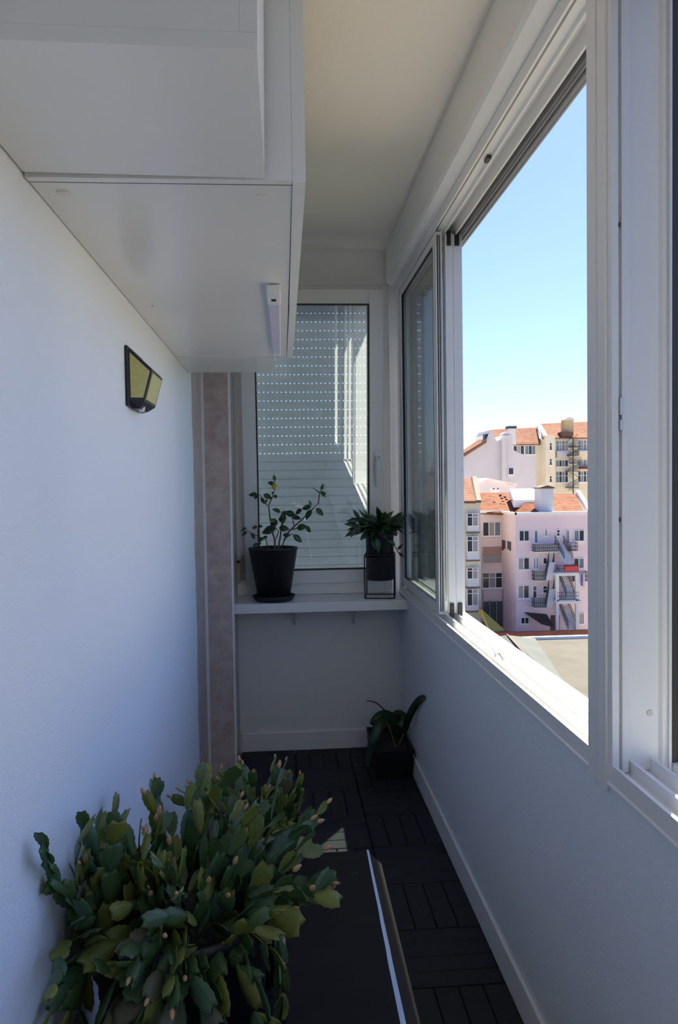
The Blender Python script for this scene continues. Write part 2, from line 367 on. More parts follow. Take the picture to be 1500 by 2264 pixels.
# shutter slats: rows of light slots open above, closed below
sh = bpy.data.objects.new('roller_shutter', MB().box(-.27,-.235,YF+.10,YF+.13,.88,2.6).box(.575,.60,YF+.10,YF+.13,.88,2.6).mesh('roller_shutter', ALU2)); COL.objects.link(sh); sh.parent = W3
sh.location = -Vector(W3.location)
PIT = .0497
def slat_profile(z1, open_):
    b = MB(); y = YF+.115
    zt = PIT-.0038 if open_ else PIT-.002
    prof = [(y-.002,0),(y-.009,.006),(y-.0135,zt*.3),(y-.0145,zt*.55),(y-.0125,zt*.84),(y-.001,zt),(y+.003,zt),(y+.0035,zt*.5),(y+.003,0)]
    b.poly([(-.245,a,z) for a,z in prof], (.825,0,0))
    if open_:
        x = -.245
        while x < .58: b.box(x, x+.0145, y-.002, y+.002, zt, PIT+.001); x += .0252
    else: b.box(-.245,.58,y-.002,y+.002,zt-.001,PIT+.003)
    return b.mesh('shutter_slat', SLAT)
SO, SC = slat_profile(0, True), slat_profile(0, False)
for k in range(35):
    z = .883+PIT*k
    link_mesh('shutter_slat', SO if z > 1.60 else SC, sh, Matrix.Translation((0,0,z)))

# ================================================================== CABINETS
def cabinet(loc_, y0, y1, xd, label, doors, seam=True):
    t = thing('wall_cabinet', loc_, label, 'cabinet', 'white cabinets hung along the left wall')
    z0, z1 = 1.977, 2.66
    put('side_panel', MB().box(XL+.002, xd, y0, y0+.018, z0, z1, .0008), MEL, t)
    put('side_panel', MB().box(XL+.002, xd, y1-.018, y1, z0, z1, .0008), MEL, t)
    put('bottom_panel', MB().box(XL+.002, xd, y0+.0210, y1-.0192, z0+.0018, z0+.019, .0008), MEL, t)
    put('top_panel', MB().box(XL+.002, xd, y0+.018, y1-.018, z1-.018, z1), MEL, t)
    put('back_panel', MB().box(XL+.002, XL+.006, y0+.018, y1-.018, z0+.02, z1-.018), MELEDGE, t)
    n = len(doors)-1
    gaps = [(.0003,.0022),(.0028,.0006)]
    for k in range(n):
        a, b = doors[k]+.0008, doors[k+1]-.0008; g0, g1 = gaps[k]
        put('door', MB().poly([(xd+g0,a,z0-.002),(xd+.021+g0*.5,a,z0-.002),(xd+.021+g1*.5,b,z0-.002),(xd+g1,b,z0-.002)], (0,0,z1-z0+.002)), MEL, t)
    return t
c2 = cabinet((XL, 2.09, 1.977), 1.237, 2.945, .0235, 'long white wall cabinet in the middle, with an LED bar under its right edge', [1.237,2.087,2.945])
put('panel_seam', MB().box(XL+.002, .0235, 1.2552, 1.2578, 1.9772, 1.99), WALNUT, c2)
def cover(x, y):
    b = MB()
    n = 20; v = []
    for r, z in ((.0112,1.9795),(.0112,1.9762),(.0100,1.9756)):
        for k in range(n): v.append((x+r*math.cos(2*math.pi*k/n), y+r*math.sin(2*math.pi*k/n), z))
    f = [tuple(range(2*n,3*n))]
    for j in range(2):
        for k in range(n): k2=(k+1)%n; f.append((j*n+k,j*n+k2,(j+1)*n+k2,(j+1)*n+k))
    b.add(v, f); b.box(x-.001,x+.001,y-.004,y+.004,1.9752,1.977)
    put('cam_cover', b, MELEDGE, c2)
cover(-.347,1.303); cover(-.025,1.309)
put('screw_hole', MB().lathe((-.336,2.10,1.9745), [(0.004,0),(.004,.003)], 10), MELEDGE, c2)
c3 = cabinet((XL, 3.13, 1.977), 2.948, 3.325, -.022, 'short shallow white wall cabinet at the far end of the row', [2.948,3.325]) if False else None
t = thing('wall_cabinet', (XL, 3.13, 1.977), 'short shallow white wall cabinet beyond the long one, reaching the stone strip', 'cabinet', 'white cabinets hung along the left wall')
put('bottom_panel', MB().box(XL+.002, -.0198, 2.950, 3.322, 1.977, 1.995), MEL, t)
put('side_panel', MB().box(XL+.002, -.040, 3.304, 3.322, 1.996, 2.66, .0008), MEL, t)
put('side_panel', MB().box(XL+.002, -.040, 2.950, 2.968, 1.996, 2.66, .0008), MEL, t)
put('door', MB().box(-.0395, -.0195, 2.951, 3.321, 1.9955, 2.66), MEL, t)
# near cabinet, hanging slightly askew
t = thing('wall_cabinet', (-.035, 1.05, 1.977), 'short shallow white wall cabinet nearest the viewer, hanging slightly askew', 'cabinet', 'white cabinets hung along the left wall')
def askew(name, b, mt):
    return put(name, b, mt, t)
askew('bottom_panel', MB().box(XL+.004,-.0198,.870,1.228,1.977,1.995), MEL)
askew('side_panel', MB().box(XL+.004,-.0392,.870,.888,1.9952,2.66), MEL)
askew('side_panel', MB().box(XL+.004,-.040,1.21,1.228,1.997,2.66,.0008), MEL)
askew('door', MB().box(-.039,-.0195,.870,1.228,1.9953,2.66), MEL)
t.rotation_euler = (0, math.radians(.75), 0)
lb = thing('led_light_bar', (-.015,2.3,1.977), 'slim white battery LED bar stuck under the long wall cabinet', 'light')
put('cover', MB().box(-.029,.002,1.99,2.74,1.958,1.977,.003), LEDBAR, lb)
put('end_block', MB().box(-.030,.003,1.868,1.99,1.955,1.977,.002), PVC, lb)
put('sensor', MB().box(-.020,-.008,1.925,1.945,1.9535,1.956), BLACKP, lb)
put('end_block', MB().box(-.028,.001,2.74,2.785,1.957,1.977,.002), PVC, lb)

# solar wall lamp
lp = thing('solar_wall_lamp', (XL, 2.08, 1.70), 'black faceted solar wall lamp with yellow LED panels on the left wall', 'lamp')
put('back_plate', MB().box(XL, XL+.008, 1.983, 2.20, 1.703, 1.855, .002), BLACKP, lp)
A = [Vector(p) for p in ((XL+.008,1.99,1.850),(XL+.008,2.193,1.850),(-.326,2.178,1.796),(-.326,2.005,1.796))]   # top: wall near, wall far, front far, front near
B = [Vector(p) for p in ((XL+.008,1.99,1.716),(XL+.008,2.193,1.716),(-.347,2.172,1.716),(-.347,2.002,1.716))]
C_ = [Vector(p) for p in ((XL+.008,2.02,1.699),(XL+.008,2.16,1.699),(-.362,2.14,1.701),(-.362,2.03,1.701))]
put('housing', MB().add(A+B+C_, [(0,1,2,3),(0,3,7,4),(3,2,6,7),(2,1,5,6),(0,4,5,1),(4,7,11,8),(7,6,10,11),(6,5,9,10),(4,8,9,5),(8,11,10,9)]), BLACKP, lp)
def inset(q, k, off):
    c = sum(q, Vector())/4; n = (q[1]-q[0]).cross(q[3]-q[0]).normalized()
    r = [c+(p-c)*k for p in q]; return MB().poly([p+n*(-.0002) for p in r], n*off)
for q in ([A[3],A[0],B[0],B[3]], [A[2],A[3],B[3],B[2]], [A[1],A[2],B[2],B[1]]):
    n = (q[1]-q[0]).cross(q[3]-q[0]); c = sum(q, Vector())/4
    if n.dot(c-Vector((-.375,2.09,1.77))) < 0: q = q[::-1]
    put('led_panel', inset(q, .84, .0015), LED, lp)
put('solar_panel', inset([A[0],A[3],A[2],A[1]] if (A[3]-A[0]).cross(A[1]-A[0]).z > 0 else A, .86, .0012), mat('solar_cell', (.03,.035,.05), .2), lp)
put('motion_sensor', MB().lathe((-.364,2.06,1.701), [(.0,-.008),(.006,-.006),(.009,0),(.009,.006)], 14, False), PVC, lp)

# ================================================================== SHELF AND PLANTS
sh_ = thing('wall_shelf', (.19, YF, .828), 'white shelf board under the far window carrying two potted plants', 'shelf')
put('board', MB().box(-.262, XR-.001, 4.028, YF-.001, .828, .878, .002), PVC, sh_)
for x in (.056, .387):
    b = MB().box(x-.012,x+.012,YF-.006,YF,.705,.828).box(x-.012,x+.012,4.10,YF,.823,.828)
    b.poly([(x-.002,YF-.006,.712),(x-.002,YF-.006,.823),(x-.002,4.12,.823),(x-.002,4.12,.815)], (.004,0,0))
    k = put('bracket', b, PVC, sh_)
    put('bracket_screw', MB().box(x-.004,x+.004,YF-.009,YF-.005,.712,.720), WALNUT, k)

def leaf_mesh(name, mt, wid, fold=.12, droop=.18, teeth=0, thick=.012, n=7):
    """unit-length leaf along +X, width wid, thin but solid"""
    top = []
    for i in range(n+1):
        u = i/n
        if teeth:
            h = wid*.5*(math.sin(math.pi*min(1, u*.86+.10))**.55)
            if i % 2: h *= 1+teeth
            if i == 0: h = wid*.13
            if i == n: h = wid*.26
        else: h = wid*.5*math.sin(math.pi*(u**.85))**.9 if 0 < i < n else wid*.02
        z = -droop*u*u
        top.append(((u, -h, z+fold*h), (u, 0, z), (u, h, z+fold*h)))
    b = MB(); v = []
    for r in top: v += r
    k = len(v); v += [(x, y, z-thick) for x, y, z in v]; f = []
    for i in range(n):
        for j in range(2):
            a = i*3+j; f.append((a, a+3, a+4, a+1)); f.append((a+k, a+1+k, a+4+k, a+3+k))
        for j in (0, 2): a = i*3+j; f.append((a, a+k, a+3+k, a+3))
    for i in (0, n):
        for j in (0, 1): a = i*3+j; f.append((a, a+1, a+1+k, a+k))
    b.add(v, f, True); return b.mesh(name, mt)
def orient(base, tip, up, wscale=1.0):
    base = Vector(base); tip = Vector(tip); x = tip-base; L = x.length; x.normalize()
    y = Vector(up).cross(x)
    if y.length < 1e-4: y = Vector((1,0,0)).cross(x)
    y.normalize(); z = x.cross(y)
    M = Matrix.Identity(4)
    for i in range(3): M[i][0] = x[i]*L; M[i][1] = y[i]*L*wscale; M[i][2] = z[i]*L; M[i][3] = base[i]
    return M
def add_leaf(name, me, parent, base, tip, up, ws=1.0):
    return link_mesh(name, me, parent, Matrix.Translation(-wloc(parent)) @ orient(base, tip, up, ws))
def pot(parent, c, prof, mt, name='pot'):
    return put(name, MB().lathe(c, prof, 32, False), mt, parent)

# plant 1: leggy shrub in a tapered black pot
PC = Vector((-.057, 4.150, .878))
p1 = thing('potted_shrub', PC, 'leggy shrub with sparse dark leaves in a tapered black pot on the shelf', 'plant')
put('saucer', MB().lathe(PC, [(0,.0),(.094,.0),(.104,.008),(.115,.028),(.113,.030),(.100,.012),(0,.010)], 32, False), BLACKP, p1)
pot(p1, PC, [(0,.013),(.086,.013),(.130,.276),(.133,.277),(.134,.284),(.128,.285),(.124,.262),(.118,.245)], BLACKP)
put('soil', MB().lathe(PC, [(.119,.240),(.119,.247),(.06,.256),(.0,.258)], 20, False), SOIL, p1)
def q1(x, y, j=0.0):
    return at(520+x/6.818, 1030+y/6.818, 4.15+j)
BR = [[(600,1262),(600,1110),(575,1040),(530,800),(505,600),(560,480),(590,380),(600,210)],[(490,590),(430,540),(380,440),(300,430)],
 [(690,1262),(760,1080),(830,970),(1020,800),(1180,640),(1260,560),(1275,400),(1305,340)],[(1270,400),(1170,330)],[(890,900),(850,720),(720,690)],
 [(650,1262),(690,1020),(700,900),(720,720)],[(440,1262),(350,1200),(345,1060),(240,1010),(150,945)],[(345,1060),(345,930)],[(620,1100),(660,980),(600,930),(560,860)],[(500,1262),(470,1130),(440,1090)],
 [(830,970),(960,930),(1060,915)],[(740,1100),(850,1030),(890,1045)]]
JI = [.03,.0,-.03,-.02,-.03,.05,-.05,-.05,.02,-.06,-.03,-.02]
for k, b in enumerate(BR):
    n = len(b); base_r = .006 if k in (0,2,5) else .0038
    put('stem', MB().tube([q1(x, y, JI[k]*i/(n-1)) for i, (x, y) in enumerate(b)], [base_r*(1-.6*i/(n-1)) for i in range(n)], 6), BARK, p1)
LV = [leaf_mesh('leaf', LEAFG, .46), leaf_mesh('leaf', LEAFB, .50, droop=.28), leaf_mesh('leaf', LEAFL, .42), leaf_mesh('leaf', LEAFY, .55)]
LF = [((600,230),(590,140),2),((590,270),(510,250),1),((592,255),(596,365),3),((340,430),(200,425),0),((340,440),(300,485),1),((430,430),(560,490),0),((390,480),(455,575),0),((470,560),(475,495),2),
 ((690,700),(570,640),0),((720,700),(728,890),0),((700,700),(805,705),1),((760,690),(915,745),1),((860,770),(990,780),1),((1150,620),(1000,630),0),((1010,660),(890,710),1),((1150,605),(1118,520),2),((1150,660),(1060,790),1),
 ((1220,640),(1340,745),0),((1285,405),(1392,408),0),((1290,400),(1372,465),0),((1300,365),(1328,275),2),((930,940),(1080,900),0),((1060,915),(1155,995),0),((960,930),(985,975),1),((880,1035),(1012,1150),0),
 ((640,840),(535,800),0),((640,830),(540,925),1),((620,930),(395,1005),0),((590,940),(480,1010),1),((660,930),(805,945),1),((720,1040),(825,1035),0),((340,920),(250,932),0),((340,920),(425,893),1),((240,1005),(305,1105),0),
 ((170,945),(72,958),0),((180,985),(105,1042),1),((340,1130),(435,1080),0),((430,1100),(492,1045),0),((340,1160),(275,1225),0),((350,1140),(415,1165),1),((700,760),(680,850),1),((540,850),(600,900),1),((590,400),(545,410),1),((590,440),(622,470),1)]
for k, (a, b, c) in enumerate(LF):
    j = random.uniform(-.05, .04)
    A_, B_ = q1(*a, j), q1(*b, j+random.uniform(-.03, .03))
    add_leaf('leaf', LV[c], p1, A_, B_, (random.uniform(-.5,.5), -1, random.uniform(.2,.9)), random.uniform(1.1,1.5))

# plant 2: bushy plant in a cylinder pot on a wire stand
PC = Vector((.522, 4.180, .878))
p2 = thing('potted_foliage_plant', PC, 'bushy dark green plant in a black cylinder pot hung in a thin wire stand', 'plant')
ca, sa = math.cos(math.radians(-10)), math.sin(math.radians(-10))
def rot(x, y, z): return PC+Vector((x*ca-y*sa, x*sa+y*ca, z))
H_ = .0785; ws = MB()
cs = [(-H_,-H_),(H_,-H_),(H_,H_),(-H_,H_)]
for k in range(4):
    a, b = cs[k], cs[(k+1)%4]
    ws.bar(rot(*a, .003), rot(*b, .003), .0035); ws.bar(rot(*a, .003), rot(*a, .235), .0035); ws.bar(rot(*a, .235), rot(*b, .235), .0035)
put('wire_stand', ws, BLACKP, p2)
put('support_ring', MB().tube([rot(.079*math.cos(2*math.pi*k/24), .079*math.sin(2*math.pi*k/24), .218) for k in range(25)], .0035, 5), BLACKP, p2)
pot(p2, PC, [(0,.095),(.070,.095),(.074,.10),(.076,.33),(.079,.331),(.079,.346),(.074,.346),(.070,.32),(0,.318)], BLACKP)
LP2 = [leaf_mesh('leaf', LEAFB, .34, droop=.30), leaf_mesh('leaf', LEAFG, .30, droop=.22), leaf_mesh('leaf', LEAFL, .30, droop=.2)]
rs = random.Random(11)
top = PC+Vector((0,0,.335))
for k in range(165):
    a = rs.uniform(0, 2*math.pi); e = rs.uniform(-.25, 1.15); r0 = rs.uniform(.0, .095)
    base = top+Vector((r0*math.cos(a), r0*math.sin(a), rs.uniform(.0,.075)*(1-r0*6)+.015))
    L = rs.uniform(.06,.115)
    tip = base+Vector((math.cos(a)*math.cos(e), math.sin(a)*math.cos(e), math.sin(e)))*L
    tip.x = min(tip.x, .640); base.x = min(base.x, .628); tip.y = min(tip.y, 4.30); base.y = min(base.y, 4.285)
    add_leaf('leaf', LP2[2 if (k % 9 == 0) else (k % 2)], p2, base, tip, (rs.uniform(-.3,.3), -.4, 1), rs.uniform(.9,1.25))
for a, b in (((833,1185),(840,1222)),((880,1215),(890,1205)),((875,1205),(862,1195)),((882,1222),(893,1230)),((815,1180),(800,1192)),((800,1165),(768,1182)),((795,1148),(785,1128)),((822,1190),(832,1212)),((790,1160),(766,1157)),((797,1150),(770,1150)),((790,1162),(778,1186))):
    add_leaf('leaf', LP2[0], p2, at(*a, 4.08), at(*b, 4.05), (.2,-1,.3), 1.1)
put('stem', MB().tube([top+Vector((0,0,-.02)), top+Vector((.005,0,.05)), top+Vector((-.01,.005,.09))], .006), BARK, p2)
put('stem', MB().tube([at(868,1200,4.09), at(878,1215,4.09), at(884,1225,4.08)], .003), BARK, p2)

# plant 3: long-leaved bulb in a dark trough on the floor
PC = Vector((.535, 4.0, 0))
p3 = thing('potted_bulb_plant', PC, 'strap leaved plant in a dark rectangular trough on the deck in the far right corner', 'plant')
tr_ = MB(); z0, z1 = 0.0, .155
o0 = [(.445,3.835),(.615,3.835),(.625,4.17),(.455,4.17)]; o1 = [(.425,3.80),(.634,3.80),(.637,4.19),(.435,4.20)]; i1 = [(.437,3.812),(.622,3.812),(.625,4.178),(.447,4.188)]
v = [(x,y,z0) for x,y in o0]+[(x,y,z1) for x,y in o1]+[(x,y,z1) for x,y in i1]+[(x,y,.115) for x,y in i1]
f = [(3,2,1,0)]+[(k,(k+1)%4,4+(k+1)%4,4+k) for k in range(4)]+[(4+k,4+(k+1)%4,8+(k+1)%4,8+k) for k in range(4)]+[(8+k,8+(k+1)%4,12+(k+1)%4,12+k) for k in range(4)]
put('trough', tr_.add(v, f), BLACKP, p3)
put('soil', MB().box(.438,.621,3.813,4.177,.10,.128), SOIL, p3)
def strap(name, pts, wid, mt, up=(0,-1,.3), parent=p3):
    pts = [Vector(p) for p in pts]
    for _ in range(2):                                   # round the curve
        q = [pts[0]]
        for a_, b_ in zip(pts, pts[1:]): q += [a_*.75+b_*.25, a_*.25+b_*.75]
        pts = q+[pts[-1]]
    b = MB(); n = len(pts); v = []; f = []
    for k, p in enumerate(pts):
        t = (pts[min(k+1,n-1)]-pts[max(k-1,0)]).normalized(); s = Vector(up).cross(t).normalized(); nn = t.cross(s)
        h = wid*.5*wprof(k/(n-1))
        v += [p-s*h+nn*h*.25, p-nn*h*.1, p+s*h+nn*h*.25]
    K = len(v); v += [Vector(p)+Vector((0,.0015,-.001)) for p in v]
    for k in range(n-1):
        for j in range(2): a = 3*k+j; f += [(a,a+1,a+4,a+3),(a+K,a+3+K,a+4+K,a+1+K)]
        for j in (0,2): a = 3*k+j; f.append((a,a+3,a+3+K,a+K))
    return put(name, b.add(v, f, True), mt, parent)
def wprof(u): return .35+.65*math.sin(math.pi*min(1,.12+u*.86))
STALK = mat('pale_leaf_stalk', (.16,.15,.07), .5)
put('stalk', MB().tube([at(876,1660,3.93), at(888,1634,3.94), at(898,1604,3.95)], .004), STALK, p3)
put('stalk', MB().tube([at(877,1661,3.93), at(868,1628,3.94), at(858,1600,3.95)], .0035), STALK, p3)
def px(L, Y): return [at(x, y, Y+dy) for x, y, dy in L]
strap('leaf', px([(893,1622,0),(898,1606,-.03),(905,1586,-.08),(915,1566,-.15),(927,1549,-.24),(936,1542,-.34),(941,1541,-.38)], 3.90), .040, LEAFB, (-.6,-1,.2))
strap('leaf', px([(866,1594,0),(858,1580,0),(846,1565,0),(832,1554,0),(820,1550,0),(810,1550,0)], 3.97), .011, LEAFB, (0,-.4,1))
strap('leaf', px([(868,1600,0),(852,1590,-.02),(838,1605,-.05),(827,1635,-.07),(820,1665,-.08),(813,1695,-.09)], 4.0), .058, LEAFB, (-.3,-1,.3))
strap('leaf', px([(880,1640,0),(872,1610,0),(862,1592,-.01),(848,1586,-.02),(834,1592,-.03),(824,1604,-.03)], 4.05), .085, LEAFB, (.2,-1,.4))
strap('leaf', px([(884,1640,0),(880,1610,.02),(878,1592,.03),(882,1588,.02),(892,1594,.0),(899,1612,-.02)], 4.05), .10, LEAFB, (.1,-1,.2))

# ================================================================== BENCH
bn = thing('storage_bench', (.11, 1.6, 0), 'low dark bench with a brown-black top and a pale blue strip along its right edge', 'bench')
put('lid', MB().poly([(-.012,.70,.404),(.214,.70,.404),(.2295,2.222,.404),(-.012,2.222,.404)], (0,0,.018)), LID, bn)
put('body', MB().box(0.0,.205,.72,2.19,0.0,.403), BLACKP, bn)
put('side_rail', MB().poly([(.2175,.70,.380),(.250,.70,.380),(.262,2.155,.380),(.2335,2.225,.380)], (0,0,.034)), BENCHGREY, bn)
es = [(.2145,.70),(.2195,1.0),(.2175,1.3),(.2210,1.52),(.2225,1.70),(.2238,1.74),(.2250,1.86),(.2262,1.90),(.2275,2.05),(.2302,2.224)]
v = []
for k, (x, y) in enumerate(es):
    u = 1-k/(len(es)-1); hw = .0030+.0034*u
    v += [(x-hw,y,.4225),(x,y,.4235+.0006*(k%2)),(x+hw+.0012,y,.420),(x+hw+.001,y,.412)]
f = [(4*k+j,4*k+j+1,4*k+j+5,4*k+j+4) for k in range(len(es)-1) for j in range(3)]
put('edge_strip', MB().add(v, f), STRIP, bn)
put('scuff', MB().box(.165,.19,2.09,2.094,.4222,.4226), WALNUT, bn)

# ================================================================== CHRISTMAS CACTI
OUTL = [(0,.09),(.10,.25),(.18,.29),(.29,.41),(.37,.385),(.52,.50),(.60,.455),(.76,.485),(.84,.39),(1.0,.28),(.93,.10)]
def segment_mesh(mt, wid, fold, bend):
    """flat toothed stem segment, unit length along +X, horned at the tip"""
    v = []; f = []; th = .03
    for sgn in (1, -1):
        for u, h in OUTL:
            y = h*wid; z0 = -bend*u*u
            v += [(u, sgn*y, z0+fold*y), (min(u, .95), sgn*y*.12, z0+(.03 if u > 0 else 0))]
    n = len(OUTL); K = len(v); th = .02; v += [(x, y, z-th) for x, y, z in v]
    for g in (0, 1):
        o = g*2*n
        for i in range(n-1):
            a = o+2*i; f += [(a, a+2, a+3, a+1), (a+K, a+1+K, a+3+K, a+2+K), (a, a+K, a+2+K, a+2)]
        f.append((o+2*n-2, o+2*n-2+K, o+2*n-1+K, o+2*n-1))
    for i in range(n-1):
        a = 2*i+1; b = 2*n+2*i+1; f += [(a, a+2, b+2, b), (a+K, b+K, b+2+K, a+2+K)]
    return MB().add(v, f, True).mesh('leaf_segment', mt)
CM = [[segment_mesh(mt, .54, .16, .12), segment_mesh(mt, .46, -.18, .18), segment_mesh(mt, .62, .06, .06)] for mt in CACT[:4]]
bud = MB().lathe((0,0,0), [(.10,0),(.30,.25),(.28,.6),(.12,.95),(.02,1.0)], 7, True).mesh('bud', CACT[4])
class Cactus:
    def __init__(s, parent, seed, cap): s.p = parent; s.rs = random.Random(seed); s.cap = cap; s.seg = []; s.nb = 0
    def chain(s, base, d, nseg, L0, curl, mats, buds, cap=None):
        cap = s.cap if cap is None else cap
        rs = s.rs; p = Vector(base); d = Vector(d).normalized()
        side = Vector((rs.uniform(-1,1), rs.uniform(-1,1), rs.uniform(-.2,.6)))
        for k in range(nseg):
            L = L0*rs.uniform(.8,1.2)*(1.08-.08*k)
            d = (d+Vector((rs.uniform(-.25,.25), rs.uniform(-.25,.25), -curl+rs.uniform(-.12,.12)))).normalized()
            q = p+d*L
            if q.x < XL+.018: q.x = XL+.018+rs.uniform(0,.014)
            if q.x > cap: q.x = cap-rs.uniform(0,.02)
            c = rs.choices(range(4), mats)[0]
            if k == nseg-1 and rs.random() < .35: c = 2
            s.seg.append((c, rs.randrange(3), p.copy(), q.copy(), side+Vector((0,-.5,.3)), rs.uniform(.85,1.15)))
            if k < nseg-1 and rs.random() < .30:        # forked tip
                fd = (d+Vector((rs.uniform(-.8,.8), rs.uniform(-.8,.8), rs.uniform(-.3,.5)))).normalized(); e = q+fd*L*.8
                e.x = min(max(e.x, XL+.018), cap)
                s.seg.append((c, rs.randrange(3), q.copy(), e, side+Vector((.4,-.3,.2)), 1.0))
            d = (q-p).normalized(); p = q-d*L*.04
            side = (side+Vector((rs.uniform(-.5,.5), rs.uniform(-.5,.5), rs.uniform(-.3,.3)))).normalized()
        if rs.random() < buds:
            lb_ = L0*rs.uniform(.22,.36)
            link_mesh('bud', bud, s.p, Matrix.Translation(p-wloc(s.p)) @ d.to_track_quat('Z','Y').to_matrix().to_4x4() @ Matrix.Diagonal((lb_*.8,lb_*.8,lb_,1)))
    def build(s):
        s.seg.sort(key=lambda g: ((g[2]+g[3])*.5-EYE).length)
        rest = {}
        for n, (c, v, a, b, up, ws_) in enumerate(s.seg):
            if n < 290: add_leaf('leaf_segment', CM[c][v], s.p, a, b, up, ws_)
            else:
                M = Matrix.Translation(-wloc(s.p)) @ orient(a, b, up, ws_); me = CM[c][v]; mb = rest.setdefault(c, MB())
                mb.add([M @ q.co for q in me.vertices], [tuple(f.vertices) for f in me.polygons])
        allb = MB(); mi = []
        for c, mb in rest.items(): allb.add(mb.v, mb.f); mi += [c]*len(mb.f)
        if rest:
            me = allb.mesh('inner_foliage'); [me.materials.append(x) for x in CACT[:4]]
            if len(me.polygons) == len(mi): me.polygons.foreach_set('material_index', mi)
            o = link_mesh('inner_foliage', me, s.p, Matrix.Identity(4)); o['kind'] = 'stuff'
CC = Vector((-.203, 1.455, 0))
k1 = thing('potted_christmas_cactus', CC, 'large sprawling christmas cactus spilling over a tall dark planter at the lower left', 'plant')
POTNAVY = mat('dark_navy_planter', (.010,.012,.020), .45)
pot(k1, CC, [(0,0),(.112,0),(.164,.690),(.171,.690),(.173,.715),(.163,.717),(.158,.66)], POTNAVY, 'planter')
put('soil', MB().lathe(CC, [(.1585,.652),(.1585,.662),(.08,.672),(.0,.675)], 24, False), SOIL, k1)
cx = Cactus(k1, 5, .115); rs = cx.rs
def ring(r0, a, z): return CC+Vector((r0*math.cos(a), r0*math.sin(a), z))
MIX = (.48,.25,.22,.05)
for k in range(34):                                  # dense middle
    a = rs.uniform(math.pi*.9, math.pi*2.1); r0 = .115*math.sqrt(rs.random())
    cx.chain(ring(r0, a, .68+rs.uniform(0,.03)), (rs.uniform(-.35,.25), rs.uniform(-.75,.05), 1), rs.randint(2,3), .060, rs.uniform(.05,.2), MIX, .3, .03)
for k in range(22):                                  # low fringe over the front rim
    a = rs.uniform(math.pi*.98, math.pi*1.98)
    cx.chain(ring(.125, a, .70+rs.uniform(0,.03)), (math.cos(a), math.sin(a), rs.uniform(.25,.8)), rs.randint(2,3), .062, rs.uniform(.15,.4), MIX, .4, .03)
for k in range(66):                                  # arching crown
    a = rs.uniform(0, 2*math.pi); r0 = .15*math.sqrt(rs.random()); e = rs.uniform(.5,1.45)
    cx.chain(ring(r0, a, .675+rs.uniform(0,.05)), (math.cos(a)*math.cos(e)-.05, math.sin(a)*math.cos(e), math.sin(e)), rs.randint(3,4), .058, rs.uniform(.02,.28), MIX, .35, .05)
for k in range(20):                                  # front skirt hanging over the rim
    a = rs.uniform(math.pi*1.0, math.pi*1.95)
    cx.chain(ring(.14, a, .70), (math.cos(a), math.sin(a), .5), rs.randint(3,5), .064, rs.uniform(.45,.8), (.57,.30,.09,.04), .20, -.01)
for a, n in ((.15,3),(-.25,3),(.45,3),(-.05,3),(.75,3),(2.8,4),(3.3,4),(3.0,4),(3.6,4)):
    cx.chain(ring(.12, a, .70), (math.cos(a), math.sin(a), .80), n, .064, .22, (.3,.5,.12,.08), .5, .10)
for sx, sy, dx in ((-.315,1.42,-.10),(-.25,1.54,-.12),(-.19,1.55,.0),(-.15,1.55,.08),(-.33,1.36,.02)):    # tall upright shoots near the wall
    cx.chain((sx, sy, .70), (dx, .05, 1), 4, .060, -.04, (.55,.30,.10,.05), .1)
for p_, d_, n_, c_ in (((-.335,1.36,.71),(-.12,-.30,1),5,.03),((-.33,1.33,.72),(-.30,-.60,.75),4,.22),((-.345,1.34,.74),(-.10,-.80,.75),6,.0),((-.345,1.32,.76),(-.10,-.65,.95),5,-.02),((-.345,1.33,.73),(-.10,-.9,.5),6,.03),((-.34,1.30,.70),(-.2,-.8,.3),4,.35)):
    cx.chain(p_, d_, n_, .060, c_, (.45,.35,.15,.05), .3)
for a, z in ((.05,.9),(.3,1.1),(.55,.9)): cx.chain(ring(.12, a, .70), (math.cos(a), math.sin(a), z), 4, .066, .20, (.35,.45,.15,.05), .4, .095)
cx.build()
K2 = Vector((-.115, 2.33, 0))
k2 = thing('potted_cactus', K2, 'yellow-green christmas cactus with budding tips in a black round pot behind the large one', 'plant')
pot(k2, K2, [(0,0),(.085,0),(.112,.48),(.117,.48),(.117,.497),(.110,.498),(.106,.45)], BLACKP)
put('soil', MB().lathe(K2, [(.106,.445),(.106,.455),(.05,.462),(.0,.463)], 20, False), SOIL, k2)
cy = Cactus(k2, 9, .04); rs = cy.rs
for k in range(58):
    a = rs.uniform(0, 2*math.pi); r0 = .10*math.sqrt(rs.random()); e = rs.uniform(.45,1.45)
    cy.chain(K2+Vector((r0*math.cos(a), r0*math.sin(a), .46)), (math.cos(a)*math.cos(e)-.12, math.sin(a)*math.cos(e)-.1, math.sin(e)), rs.randint(3,3), .062, rs.uniform(.0,.16), (.24,.12,.56,.08), .5)
cy.build()

